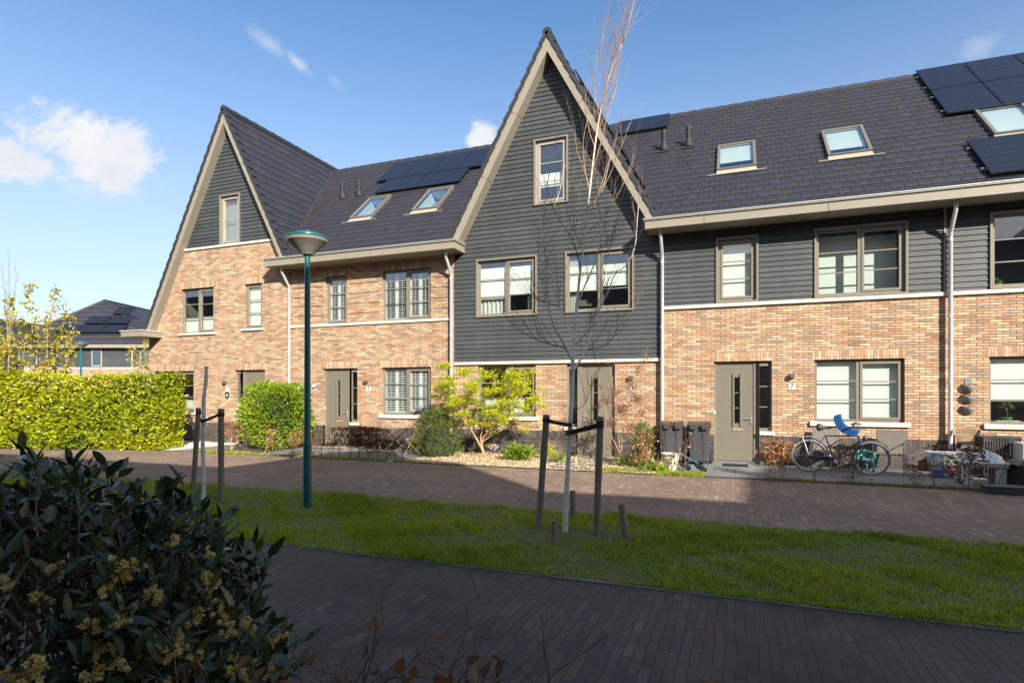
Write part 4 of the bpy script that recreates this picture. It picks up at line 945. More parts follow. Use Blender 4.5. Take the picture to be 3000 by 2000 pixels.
q = on_plane(1850+1637/3.485, 1000+458/3.485, 0); number(H7, q.x, q.z, 0., '7')
mass(H7, -1.70, 4.23)

# --- house 9
H9 = thing('brick_house', 'brick house at the right edge with large solar panels on its roof', 'house', (8, 0, 0), 'terraced houses of the row')
wins = [(4.92, 6.68, 1.03, 2.43)]; cw = [(4.92, 6.73, 3.82, 5.41)]
b = MB(); wall(b, cL(4.23), cL(12), .67, 3.74, wins, 0.); b.build('wall', M_BRICK2, H9)
plinth(H9, 4.23, 12, 0., [])
b = MB(); wall(b, cL(4.23), cL(12), 3.81, 5.64, cw, -.012, (), .1215, .05); b.build('cladding', M_CLAD, H9)
b = MB(); b.box(4.195, 12, -.060, .0, 3.736, 3.811); b.build('stone_band', M_BAND, H9)
window(H9, *wins[0], 0., blinds=[(0, .36, 1, .12), (1, .36, 1, .12)]); sill(H9, 4.92, 6.68, 0.)
window(H9, *cw[0], -.012, clad=True); lintel(H9, 4.88, 6.71, 0., 2.43)
main_roof(H9, cL(4.232), cL(12), M_ROOF, holes=[(5.42, 6.38, 2.33, 4.0)])
gutter(H9, 4.232, 12); downpipe(H9, 4.22)
skylight(H9, 5.42, 6.38, 2.33, 4.0, .02)
for a in (4.86, 5.99, 7.12, 8.25):
    panel(H9, PM, a, a+1.12, 3.87, 5.70); panel(H9, PM, a, a+1.12, 5.72, 7.55)
for a in (4.84, 5.97, 7.10): panel(H9, PM, a, a+1.12, .27, 2.10)
rails(H9, PM, 4.80, 9.3, (4.2, 5.3, 6.1, 7.1)); rails(H9, PM, 4.78, 8.2, (.65, 1.75))
b = MB(); b.face([(12, 0, 0), (12, 10, 0), (12, 10, 5.9), (12, 5.1, 10.8), (12, 0, 5.9)]); b.build('side_wall', M_BRICK2, H9)
mass(H9, 4.23, 12)

# --- the row across the street, behind the camera: unseen, outline back-projected from the shade wanted on street and lawn
T_, S_ = .95, .70; YB = -17.6
def back(gx, gy): return (gx+T_*(gy-YB), S_*(gy-YB))
out = [(-60, -4.9), (-10.75, -4.9), (-10.6, -1.7), (-9.8, -.45), (-9.1, -.6), (-8.15, -2.05), (-6.16, -2.35), (-3.68, -4.75), (-3.13, -5.35), (.12, -5.2), (.15, -2.55), (.5, -1.0), (1.0, -.4), (3.0, -.35), (4.36, -1.64), (8.0, -5.3), (11.2, -5.3), (11.3, -1.5), (12.3, -.5), (14, -.5), (18.8, -5.3), (30, -5.3)]
sil = [back(*p) for p in out]
OPH = thing('opposite_shade_row', 'unseen row of brick houses behind the viewer, outline shaped to shade street and lawn', 'house row', (0, YB-4, 0))
b = MB()
for (x0, z0), (x1, z1) in zip(sil[:-1], sil[1:]):
    if x1-x0 < .02: continue
    b.face([(x0, YB, 0), (x1, YB, 0), (x1, YB, min(z1, 5.9)), (x0, YB, min(z0, 5.9))])
    b.face([(x0, YB-6, 0), (x0, YB-6, z0), (x1, YB-6, z1), (x1, YB-6, 0)])
b.build('wall', M_BRICK, OPH)
b = MB()
for (x0, z0), (x1, z1) in zip(sil[:-1], sil[1:]):
    if x1-x0 > .02: b.face([(x0, YB, min(z0, 5.9)), (x1, YB, min(z1, 5.9)), (x1, YB, z1), (x0, YB, z0)])
    b.face([(x0, YB, z0), (x1, YB, z1), (x1, YB-6, z1), (x0, YB-6, z0)])
b.build('roof', M_RIDGE, OPH)
for i in range(9):
    x = -34+i*7.5
    for (z0, z1) in ((1., 2.4), (3.8, 5.3)):
        b = MB(); ring(b, x, x+1.7, z0, z1, .07, YB+.0, YB+.04); b.box(x+.07, x+1.63, YB+.005, YB+.012, z0+.07, z1-.07); b.build('window', M_FRAMEL, OPH)

# ---------------------------------------------------------------- trees and plants
def rv(s=1.): return Vector((random.gauss(0, s), random.gauss(0, s), random.gauss(0, s)))
def smooth_path(pts, k=4):
    pts = [Vector(p) for p in pts]; out_ = []
    for i in range(len(pts)-1):
        p0, p1, p2, p3 = pts[max(i-1, 0)], pts[i], pts[i+1], pts[min(i+2, len(pts)-1)]
        for j in range(k):
            t = j/k; out_.append(.5*((2*p1)+(p2-p0)*t+(2*p0-5*p1+4*p2-p3)*t*t+(3*p1-p0-3*p2+p3)*t**3))
    out_.append(pts[-1]); return out_
def twig(mb, p, d, ln, r, seg=5, curl=.18, up=.08, sub=0, n=4, tips=None):
    pts = [Vector(p)]; d = Vector(d).normalized()
    for i in range(seg):
        d = (d+rv(curl*.6)+Vector((0, 0, up))).normalized(); pts.append(pts[-1]+d*(ln/seg))
        if sub and i > 0 and random.random() < .75: twig(mb, pts[-1], (d+rv(.5)).normalized(), ln*random.uniform(.3, .55), r*.55, 3, curl, up, sub-1, n, tips)
    mb.tube(pts, [r*(1-.75*i/seg) for i in range(seg+1)], n, cap=False)
    if tips is not None: tips.append((pts[-1], d))
BB = (-1.9, -8.14, 0)
birch = thing('birch_tree', 'leafless white-barked young birch tied between two stakes on the lawn', 'tree', BB)
D0 = 6.97
def BP(px, py, dd=0.): return cam_pt(px, py, D0+dd)
tr = [(1656, 1572, 0), (1656, 1540, 0), (1659, 1456, 0), (1668, 1290, .02), (1677, 1124, .05), (1679, 1033, .05), (1685, 985, .05), (1691, 880, .05), (1707, 733, .08), (1726, 574, .1), (1745, 414, .1), (1761, 319, .1), (1781, 236, .12), (1800, 179, .1), (1830, 108, .1), (1850, 40, .1), (1857, 4, .1)]
pts = smooth_path([BP(*q) for q in tr], 3); n = len(pts)
rad = [.046 if i == 0 else .036*(1-i/n)**1.55+.0012+.0012*math.sin(i*2.3)*(1-i/n) for i in range(n)]
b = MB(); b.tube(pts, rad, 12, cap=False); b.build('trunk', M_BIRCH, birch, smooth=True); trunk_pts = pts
BR = [([(1679, 1062, 0), (1651, 1004, -.1), (1621, 949, -.2), (1604, 888, -.25), (1590, 840, -.3), (1587, 803, -.3), (1585, 718, -.35), (1592, 640, -.35), (1600, 560, -.3), (1621, 446, -.3), (1640, 380, -.3)], .016),
      ([(1683, 1003, 0), (1658, 946, .1), (1641, 895, .2), (1621, 813, .25), (1605, 779, .3), (1604, 718, .3), (1612, 640, .3), (1640, 560, .3), (1655, 480, .3)], .012),
      ([(1660, 1020, -.1), (1620, 1010, -.2), (1577, 997, -.3), (1532, 973, -.4), (1495, 942, -.45), (1471, 915, -.5)], .007),
      ([(1641, 898, .2), (1600, 885, .15), (1573, 878, .1), (1549, 840, .1), (1515, 806, .1)], .006),
      ([(1679, 1085, 0), (1719, 1024, .1), (1733, 976, .15), (1750, 922, .2), (1767, 881, .25), (1784, 850, .3), (1794, 820, .3), (1808, 796, .3), (1835, 776, .3), (1859, 728, .3), (1867, 650, .3), (1872, 580, .3)], .014),
      ([(1684, 1010, 0), (1716, 976, -.1), (1736, 929, -.2), (1753, 890, -.25), (1768, 830, -.3), (1776, 760, -.3), (1800, 700, -.3)], .011),
      ([(1691, 900, .05), (1712, 840, 0), (1736, 786, -.05), (1753, 731, -.1), (1765, 660, -.1), (1755, 612, -.1), (1774, 523, -.1), (1793, 446, -.1)], .010),
      ([(1719, 1024, .1), (1767, 1014, .2), (1794, 990, .3), (1828, 956, .4), (1862, 895, .45), (1879, 840, .5)], .006),
      ([(1700, 800, .08), (1690, 740, 0), (1672, 690, -.1), (1640, 650, -.15), (1615, 600, -.2), (1590, 560, -.2)], .006),
      ([(1730, 560, .1), (1712, 500, .1), (1690, 440, .1), (1685, 380, .1)], .006),
      ([(1753, 731, -.1), (1790, 690, -.2), (1812, 630, -.2), (1825, 560, -.2)], .006),
      ([(1740, 440, .1), (1745, 380, .2), (1740, 300, .25), (1752, 210, .25)], .005),
      ([(1760, 330, .1), (1800, 280, .1), (1812, 200, .1), (1826, 130, .1)], .005),
      ([(1678, 1240, .03), (1670, 1260, -.1), (1640, 1282, -.2), (1618, 1287, -.25)], .004),
      ([(1682, 1205, .04), (1715, 1180, .1), (1735, 1120, .2), (1745, 1060, .25)], .005)]
for (x0, y0, dx, ln, r_) in ((1728, 560, -26, 250, .006), (1735, 500, 34, 230, .006), (1742, 430, -34, 240, .005), (1750, 390, 40, 220, .005), (1757, 345, -22, 220, .005), (1765, 300, 42, 200, .004), (1776, 255, -24, 170, .004), (1715, 650, 58, 260, .007), (1705, 720, -60, 260, .006), (1790, 220, 20, 130, .0035), (1722, 610, 85, 250, .006), (1712, 690, 110, 240, .006)):
    dq = random.uniform(-.2, .2); BR.append(([(x0, y0, .1), (x0+dx*.55, y0-ln*.25, .1+dq*.5), (x0+dx*.95+6, y0-ln*.6, .1+dq), (x0+dx*1.1+ln*.12, y0-ln, .1+dq)], r_))
spawn = []
for q, r0 in BR:
    p_ = smooth_path([BP(*w) for w in q], 3); m_ = len(p_); b = MB()
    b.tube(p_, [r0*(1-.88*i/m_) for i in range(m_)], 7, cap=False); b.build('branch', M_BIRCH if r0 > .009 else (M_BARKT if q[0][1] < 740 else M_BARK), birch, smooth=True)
    spawn += [(p_[i], (p_[min(i+1, m_-1)]-p_[i-1]).normalized()) for i in range(2, m_)]
spawn += [(trunk_pts[i], (trunk_pts[min(i+1, n-1)]-trunk_pts[i-1]).normalized()) for i in range(int(n*.45), n-1)]*3
spawn += [(trunk_pts[i], (trunk_pts[min(i+1, n-1)]-trunk_pts[i-1]).normalized()) for i in range(int(n*.55), int(n*.9))]*2
b1, b2 = MB(), MB()
for k in range(360):
    p_, d_ = random.choice(spawn); hi = p_.z > 3.6
    dd = (d_*.8+Vector((random.gauss(0, .40), random.gauss(0, .40), random.uniform(.1, .9)))).normalized()
    twig(b2 if hi else b1, p_, dd, random.uniform(.22, .60), random.uniform(.0014, .0026) if hi else random.uniform(.0022, .0038), 5, .13, .09, 1, 4)
b1.build('twigs', M_BARK, birch, kind='stuff'); b2.build('twigs', M_BARKR, birch, kind='stuff')
def stake(name, x, y, h, r, lean, label, group):
    p0 = Vector((x, y, -.05)); p1 = Vector((x+lean[0], y+lean[1], h)); b = MB(); k = 7
    pp = [p0.lerp(p1, i/k) for i in range(k+1)]; b.tube(pp, [r*(1+.05*math.sin(i*2.1+x)) for i in range(k+1)], 14)
    return b.build(name, M_STAKE, None, (x, y, 0), smooth=True, label=label, cat='stake', group=group)
sx = stake('tree_stake', -2.27, -8.05, 1.41, .041, (.11, 0), 'round wooden stake left of the white birch trunk', 'stakes holding the birch')
stake('tree_stake', -1.53, -8.11, 1.40, .041, (.05, 0), 'round wooden stake right of the white birch trunk', 'stakes holding the birch')
stake('stake_stump', -1.86, -8.72, .28, .036, (.0, .0), 'short sawn stake stump standing in front of the birch', 'short stakes in the lawn')
stake('stake_stump', -1.14, -8.25, .42, .036, (-.07, .0), 'short leaning stake stump right of the birch', 'short stakes in the lawn')
stake('stake_stump', -2.02, -7.35, .38, .038, (.0, .0), 'short stake stump half hidden behind the birch trunk', 'short stakes in the lawn')
def strap(pts, w, th, label, group, wrap=()):
    b = MB()
    for p, q in zip(pts[:-1], pts[1:]):
        p, q = Vector(p), Vector(q); d = (q-p).normalized(); s = d.cross(Vector((0, 0, 1))).normalized()*th; u = Vector((0, 0, w))
        b.hexa([p-s-u, q-s-u, q+s-u, p+s-u, p-s+u, q-s+u, q+s+u, p+s+u])
    for (c, r, h) in wrap: b.tube([Vector(c)-Vector((0, 0, h)), Vector(c)+Vector((0, 0, h))], r, 14)
    b.build('rubber_strap', M_RUBBER, None, pts[0], label=label, cat='strap', group=group)
tx = BP(1671, 1240); ty = BP(1670, 1262)
strap([(-2.17, -8.06, 1.34), (tx.x-.05, tx.y-.03, 1.30), (tx.x+.03, tx.y-.045, 1.30)], .022, .004, 'black rubber strap from the left stake to the birch trunk', 'straps tying the birch', [((-2.165, -8.05, 1.345), .046, .026)])
strap([(-1.49, -8.14, 1.30), (ty.x+.05, ty.y-.05, 1.215), (ty.x-.045, ty.y-.03, 1.20)], .030, .004, 'black rubber strap from the right stake to the birch trunk', 'straps tying the birch', [((-1.485, -8.11, 1.31), .047, .042)])
# cut-off young tree further left
t2 = thing('young_tree', 'pale young tree with sawn-off top, tied between two stakes left of the lamp post', 'tree', (-7.95, -7.75, 0))
pt = [cam_pt(597, 1462, 9.15), cam_pt(597, 1400, 9.15), cam_pt(594, 1300, 9.15), cam_pt(597, 1215, 9.15), cam_pt(597, 1170, 9.15), cam_pt(603, 1120, 9.15), cam_pt(605, 1073, 9.15)]
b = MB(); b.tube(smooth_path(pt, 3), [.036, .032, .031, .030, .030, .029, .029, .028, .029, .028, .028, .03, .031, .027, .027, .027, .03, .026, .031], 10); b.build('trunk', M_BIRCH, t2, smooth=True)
stake('tree_stake', -8.62, -7.55, 1.42, .042, (.13, 0), 'round wooden stake left of the sawn-off young tree', 'stakes holding the sawn-off tree')
stake('tree_stake', -7.46, -8.03, 1.43, .045, (.0, 0), 'round wooden stake between the sawn-off young tree and the lamp post', 'stakes holding the sawn-off tree')
m2 = cam_pt(597, 1228, 9.1)
strap([(-8.49, -7.57, 1.34), (m2.x-.03, m2.y-.03, 1.255), (m2.x+.03, m2.y-.04, 1.24)], .022, .004, 'black strap from the left stake to the sawn-off tree', 'straps tying the sawn-off tree', [((-8.49, -7.55, 1.34), .047, .025)])
strap([(-7.46, -8.07, 1.34), (m2.x+.03, m2.y-.04, 1.235), (m2.x-.03, m2.y-.03, 1.235)], .022, .004, 'black strap from the sawn-off tree to the stake by the lamp post', 'straps tying the sawn-off tree', [((-7.46, -8.03, 1.345), .05, .028)])

def shell_leaves(c, r, n, up=.35, inner=.35, box=False, power=1.):
    u = RNG.normal(size=(n, 3)); u /= np.linalg.norm(u, axis=1)[:, None]
    if box: u = u/(np.sum(np.abs(u)**4, axis=1)[:, None])**.25
    rr = 1-inner*RNG.random(n)**power
    P = np.array(c)+u*rr[:, None]*np.array(r)
    d = u+RNG.normal(0, .55, (n, 3)); d[:, 2] += up
    return P, d, u
# laurel hedge on the left
hed = thing('laurel_hedge', 'tall clipped yellow-green laurel hedge at the left in front of the leftmost house', 'hedge', (-18.5, -4.0, 0))
A_, B_ = np.array([-15.75, -2.75]), np.array([-27.0, -6.2]); dirv = (B_-A_)/np.linalg.norm(B_-A_); nrm = np.array([-dirv[1], dirv[0]])
if nrm[1] > 0: nrm = -nrm
N = 30000; t_ = RNG.random(N)*11.6-.15; htop = 2.08+.022*t_+.05*np.sin(t_*1.7)+.03*np.sin(t_*4.1)+.035*vn(t_, t_*0, 9., 3.)+.09*(RNG.random(N) < .06)*RNG.random(N)
face = RNG.random(N); dep = np.abs(RNG.normal(0, .10, N)); z = RNG.random(N)*htop
off = -dep+.07*np.sin(t_*2.2+z*1.9)+.05*np.sin(t_*5.1-z*3.7)+.07*vn(t_, z*1.3, 9., 2.)
top = face < .25; z = np.where(top, htop-dep*.6+RNG.normal(0, .03, N), z); off = np.where(top, -RNG.random(N)*1.0, off)
end = (face > .25) & (face < .36); t_ = np.where(end, -.25+dep+.08*np.sin(z*4), t_); off = np.where(end, -RNG.random(N)*1.0, off)
z = np.clip(z, .04, None)
rt = np.clip((z-1.5)/.6, 0, 1); off = off-np.where(top | end, 0, rt**3*.15); off -= np.where((~top) & (~end), np.clip(.25-z, 0, 1)*.6, 0)
gap = (vn(t_*1.3, z*2.2, 3.1, 4.) > .38) & (~top) & (RNG.random(N) < .55); off = np.where(gap, off-.12, off)
P3 = np.stack([A_[0]+dirv[0]*t_+nrm[0]*off, A_[1]+dirv[1]*t_+nrm[1]*off, z], 1)
dd = np.stack([nrm[0]+RNG.normal(0, .75, N), nrm[1]+RNG.normal(0, .75, N), RNG.normal(.35, .6, N)], 1)
pat = .5+.28*vn(t_, z, 1.6, 2.)+.18*RNG.normal(size=N)+.12*np.clip(z-1, 0, 1)
rr_ = np.clip(.52+.22*vn(t_, z*1.5, 1.1, 5.)+RNG.normal(0, .2, N), 0, .9); rr_ = np.where(RNG.random(N) < .02, .99, rr_)
leaf_mesh('foliage', P3, dd, RNG.uniform(.10, .17, N), RNG.uniform(.04, .062, N), L_HEDGE, hed, rnd=rr_, fold=.3)
b = MB(); q = [A_-dirv*0+nrm*-.22, B_+nrm*-.22, B_+nrm*-.9, A_+nrm*-.9]; q[0] = q[0]+dirv*.12; q[3] = q[3]+dirv*.12
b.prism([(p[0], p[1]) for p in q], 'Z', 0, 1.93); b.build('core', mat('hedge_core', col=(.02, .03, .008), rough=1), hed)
# flower spikes on the hedge
N = 330; t_ = RNG.random(N)*11; z = 2.0-RNG.random(N)**2*.5+.02*t_; off = RNG.uniform(-.3, .08, N)
leaf_mesh('flower_spikes', np.stack([A_[0]+dirv[0]*t_+nrm[0]*off, A_[1]+dirv[1]*t_+nrm[1]*off, z], 1), np.stack([RNG.normal(0, .2, N), RNG.normal(0, .2, N), np.ones(N)], 1), RNG.uniform(.07, .13, N), .028, L_CHIP, hed, rnd=RNG.random(N)*.5+.3, fold=.6, kind='stuff')
# clipped laurel bush before house 1
bu = thing('laurel_bush', 'rounded clipped green laurel bush covering the left half of a doorway', 'bush', (-12.95, -.95, 0))
P_, d_, u_ = shell_leaves((-13.0, -.95, 1.0), (.97, .75, .93), 7600, .35, .30, True, 1.4)
P_[:, 0] += .08*np.sin(P_[:, 2]*5+P_[:, 1]*4); P_[:, 2] = np.clip(P_[:, 2], .05, None); P_[:, 2] += .06*np.sin(P_[:, 0]*6)
leaf_mesh('foliage', P_, d_, RNG.uniform(.09, .15, len(P_)), RNG.uniform(.036, .056, len(P_)), L_BUSH, bu, rnd=.5+.2*vn(P_[:, 0], P_[:, 2], 3., 1.)+RNG.normal(0, .2, len(P_)))
b = MB(); b.lathe([(.01, .2), (.4, .3), (.46, 1.0), (.42, 1.4), (.01, 1.5)], (-13.0, -.95, 0), 16); b.build('core', MATS['hedge_core'], bu)
for q in ((-13.0, -1.45), (-12.7, -1.4), (-13.3, -1.3)):
    b = MB(); twig(b, (q[0], q[1], 0), (0, 0, 1), .5, .012, 4, .1, 0); b.build('stem', M_BARKT, bu)
def shrub(name, label, cat, loc, clumps, lm, n, ll, lw, bark, stems, group=None, up=.2, srad=.012, leafshape=4, inner=.9, flat=1., tw=30, twr=.003):
    o = thing(name, label, cat, loc, group)
    b = MB()
    for st in stems: 
        p_ = smooth_path(st, 4); b.tube(p_, [srad*(1-.7*i/len(p_)) for i in range(len(p_))], 7, cap=False)
        for k in range(tw//max(1, len(stems))):
            i = random.randint(len(p_)//3, len(p_)-1); twig(b, p_[i], (p_[i]-p_[i-1]).normalized()+rv(.5), random.uniform(.12, .4), twr, 4, .2, .05, 1, 4)
    b.build('branches', bark, o, smooth=True)
    Ps, Ds, Rs = [], [], []
    tot = sum(c[3]*c[4]*c[5] for c in clumps)
    for c in clumps:
        k = int(n*(c[3]*c[4]*c[5])/tot)+4; P_, d_, u_ = shell_leaves(c[:3], c[3:6], k, up, inner, False, .7); Ps.append(P_); Ds.append(d_); Rs.append(.5+u_[:, 2]*.15+RNG.normal(0, .2, k))
    P_ = np.concatenate(Ps); d_ = np.concatenate(Ds); d_[:, 2] *= flat; P_[:, 2] = np.maximum(P_[:, 2], .01)
    leaf_mesh('foliage', P_, d_, RNG.uniform(ll*.7, ll*1.2, len(P_)), RNG.uniform(lw*.7, lw*1.2, len(P_)), lm, o, rnd=np.concatenate(Rs), shape=leafshape)
    return o
def onp(px, py, Y): q = on_plane(px, py, Y); return (q.x, q.y, q.z)
cl = []
for (px, py, w, h_) in ((1318, 1105, .36, .12), (1375, 1135, .34, .12), (1292, 1150, .22, .12), (1340, 1172, .32, .13), (1452, 1092, .20, .11), (1500, 1108, .30, .15), (1535, 1085, .18, .10), (1565, 1165, .24, .11), (1518, 1148, .30, .12), (1450, 1150, .28, .12), (1425, 1190, .30, .10), (1490, 1190, .30, .10), (1375, 1215, .24, .08), (1500, 1225, .22, .07), (1548, 1245, .14, .05), (1445, 1232, .18, .07), (1335, 1200, .20, .08), (1590, 1155, .12, .06), (1395, 1100, .16, .07), (1420, 1255, .12, .05)):
    
    for _ in range(5):
        Y = random.uniform(-1.7, -.6); q = onp(px+random.gauss(0, 24), py+random.gauss(6, 20), Y); cl.append((q[0], q[1], q[2], w*.8, w*.7, h_*1.1))
bs = (-5.98, -1.15, 0)
MAPN = 13500
def st_(pl, Y0=-1.15): return [bs]+[onp(a, c, Y0+dy) for a, c, dy in pl]
shrub('maple_shrub', 'spreading shrub with fresh yellow-green leaves on tan stems before the window of house number 5', 'shrub', bs, cl, L_MAPLE, MAPN, .062, .030, M_BARKT,
      [st_([(1398, 1290, 0), (1372, 1240, -.1), (1345, 1180, -.2), (1325, 1120, -.3)]), st_([(1400, 1290, 0), (1380, 1260, .1), (1340, 1200, .1), (1295, 1155, .1)]), st_([(1408, 1285, 0), (1425, 1230, 0), (1440, 1180, .1), (1452, 1110, .1)]),
       st_([(1412, 1290, 0), (1440, 1255, -.1), (1490, 1210, -.2), (1530, 1160, -.2), (1540, 1100, -.2)]), st_([(1410, 1300, 0), (1450, 1270, .1), (1500, 1240, .2), (1560, 1180, .3)])], srad=.022, flat=.35, up=-.05, tw=70)
cl = []
for (px, py, w, h_) in ((1890, 1050, .10, .14), (1870, 1085, .10, .12), (1850, 1130, .16, .14), (1800, 1150, .16, .14), (1775, 1175, .14, .14), (1820, 1200, .22, .2), (1865, 1170, .18, .16), (1880, 1210, .16, .14), (1790, 1240, .18, .16), (1850, 1250, .18, .14), (1780, 1060, .05, .08), (1800, 1310, .16, .12), (1760, 1130, .10, .08)):
    Y = random.uniform(-1.6, -1.1); q = onp(px, py, Y); cl.append((q[0], q[1], q[2], w*1.5, w*1.3, h_*1.5))
bs = (-2.45, -1.35, 0)
shrub('purple_maple_shrub', 'slender shrub with small purplish-brown leaves right of the door numbered 5', 'shrub', bs, cl, L_RED, 3000, .048, .018, M_BARKT,
      [[bs]+[onp(a, c, -1.35) for a, c in q] for q in ([(1815, 1310), (1808, 1220), (1798, 1150), (1790, 1080)], [(1820, 1300), (1835, 1220), (1858, 1140), (1890, 1050)], [(1822, 1310), (1850, 1240), (1880, 1200)], [(1812, 1320), (1790, 1270), (1772, 1190)])], srad=.015, tw=44)
def yew(loc, hgt, wid, label, n):
    o = thing('yew_shrub', label, 'shrub', loc, 'dark green needle shrubs in the front gardens'); Ps, Ds, Rs = [], [], []
    for k in range(n):
        a = random.uniform(0, 6.28); hz = random.random()**.8; rr = wid*math.sqrt(max(0., 1-hz**2.2))*random.uniform(.55, 1.05)
        c = np.array([loc[0]+rr*math.cos(a), loc[1]+rr*math.sin(a), hgt*hz+.04]); ax = np.array([math.cos(a)*.7, math.sin(a)*.7, .9+random.gauss(0, .3)]); ax /= np.linalg.norm(ax); L_ = random.uniform(.10, .2)
        m_ = 16; tt = RNG.random(m_); Ps.append(c+ax*(tt*L_-L_*.5)[:, None]); Ds.append(ax+RNG.normal(0, .6, (m_, 3))); Rs.append(np.full(m_, random.gauss(.42, .22))+tt*.3)
    P_, d_, r_ = map(np.concatenate, (Ps, Ds, Rs)); P_[:, 2] = np.maximum(P_[:, 2], .01)
    leaf_mesh('foliage', P_, d_, RNG.uniform(.028, .055, len(P_)), RNG.uniform(.006, .011, len(P_)), L_YEW, o, rnd=r_)
    b = MB(); b.lathe([(.01, .03), (wid*.62, .06), (wid*.6, hgt*.45), (.01, hgt*.82)], loc, 12); b.build('core', MATS['hedge_core'], o)
    for k in range(3): b = MB(); twig(b, (loc[0]+.05*k-.05, loc[1]-.1, 0), (.1*k-.1, 0, 1), .4, .01, 4); b.build('stem', M_BARK, o)
yew((-7.38, -1.15, 0), 1.18, .74, 'wide dark green yew between the garden chairs and the yellow-green shrub', 900)
yew((-1.95, -1.55, 0), .95, .26, 'narrow dark green yew left of the two wheelie bins', 380)
shrub('peony', 'low clump of broad bright green leaves in the wood chips', 'plant', (-5.0, -1.35, 0), [(-5.0, -1.4, .18, .46, .34, .20), (-5.15, -1.3, .26, .25, .25, .16), (-4.85, -1.3, .24, .25, .25, .15)], L_PEONY, 900, .12, .045, M_BARKT, [[(-5, -1.4, 0), (-5, -1.4, .2)]], up=.6, leafshape=4)
shrub('golden_shrub', 'small yellowish shrub between the bright green clump and the birch', 'shrub', (-4.35, -1.0, 0), [(-4.4, -.95, .28, .24, .24, .22), (-4.2, -1.1, .18, .16, .2, .14)], L_MAPLE, 800, .04, .018, M_BARKT, [[(-4.4, -1, 0), (-4.4, -1, .3)]], up=.4)
shrub('daylily', 'tuft of narrow green leaves beside the birch trunk in the wood chips', 'plant', (-3.95, -1.5, 0), [(-3.95, -1.5, .06, .16, .14, .07)], L_PEONY, 160, .22, .012, M_BARKT, [[(-3.95, -1.5, 0), (-3.95, -1.5, .05)]], up=1.6)
P_, d_, u_ = shell_leaves((-5.72, -1.2, .30), (.11, .08, .06), 60, .5)
leaf_mesh('flowers', P_, d_, .05, .03, L_PINK, org=(-5.72, -1.2, 0), label='small cluster of lilac-pink flowers left of the bright green clump', cat='flowers')
shrub('hosta', 'round bright lime-green leaves at the foot of the pale flowerpot', 'plant', (-1.62, -2.3, 0), [(-1.66, -2.3, .13, .12, .1, .08), (-1.50, -2.28, .08, .12, .1, .05)], L_PEONY, 46, .12, .10, M_BARKT, [[(-1.6, -2.3, 0), (-1.6, -2.3, .1)]], up=.4, leafshape=12)
shrub('garden_perennial', 'low dark green plants at the foot of the purplish shrub', 'plant', (-2.3, -1.6, 0), [(-2.35, -1.6, .12, .3, .25, .12), (-2.0, -1.75, .08, .2, .2, .08)], L_BUSH, 420, .08, .02, M_BARK, [[(-2.3, -1.6, 0), (-2.3, -1.6, .1)]], up=.7)
# beech saplings: four prototypes, copied along the garden edges
def sapling(hgt, spread, nl, lm, bark, bushy=.5, low=.3):
    o = thing('beech_sapling', 'x', 'shrub', (0, 0, 0)); b = MB(); tips = []
    for k in range(3): twig(b, (random.gauss(0, .02), random.gauss(0, .02), 0), (random.gauss(0, .25), random.gauss(0, .25), 1), hgt*random.uniform(.75, 1.), .0065, 6, .12, .06, 2, 5, tips)
    b.build('stem', bark, o)
    k = nl; idx = [random.choice(tips) for _ in range(k)]
    nl = int(nl*1.7); k = nl; idx = [random.choice(tips) for _ in range(k)]
    P_ = np.array([(p+rv(.035*spread+.01)-d*random.uniform(0, .14))[:] for p, d in idx]); P_[:, 2] = np.clip(P_[:, 2], hgt*low, hgt*1.05)
    leaf_mesh('leaves', P_, RNG.normal(0, 1, (k, 3))+np.array([0, 0, -.3]), RNG.uniform(.048, .078, k), RNG.uniform(.026, .040, k), lm, o, rnd=RNG.random(k)); return o
random.seed(11)
PRO = [sapling(.62, 1.8, 170, L_BEECH, M_BARKT), sapling(.58, 2.2, 230, L_BEECHD, M_BARK, low=.2), sapling(.72, 1., 40, L_BEECHD, M_BARK), sapling(.60, .6, 9, L_BEECHD, M_BARK), sapling(.74, 2.6, 300, L_BEECHD, M_BARK, low=.5), sapling(.60, 2.0, 85, L_BEECH, M_BARKT, low=.15)]
used = [False]*len(PRO)
def put(i, x, y, rz, sc, label, group):
    if not used[i]: o = PRO[i]; used[i] = True; o.location = (x, y, 0); o.rotation_euler = (0, 0, rz); o.scale = (sc,)*3; o['label'] = label; o['group'] = group
    else: o = copy_tree(PRO[i], loc=(x, y, 0), rotz=rz, scale=sc, label=label); o['group'] = group
ORD = ['first', 'second', 'third', 'fourth', 'fifth', 'sixth', 'seventh', 'eighth', 'ninth', 'tenth', 'eleventh', 'twelfth', 'thirteenth', 'fourteenth']
g3 = 'low beech hedge before the shuttered house'
row = [(-11.6, 3), (-11.1, 0), (-10.62, 2), (-10.38, 2), (-10.12, 2), (-9.85, 2), (-9.55, 4), (-9.25, 4), (-8.95, 4), (-8.68, 4), (-8.42, 4), (-8.15, 2), (-7.9, 3), (-7.66, 3)]
for i, (x, k) in enumerate(row): put(k, x, -2.38+random.gauss(0, .03), i*1.3, .92 if k != 4 else 1., '%s beech sapling from the left in the low hedge before the shuttered house' % ORD[i], g3)
g7 = 'beech saplings along the patio of house number 7'
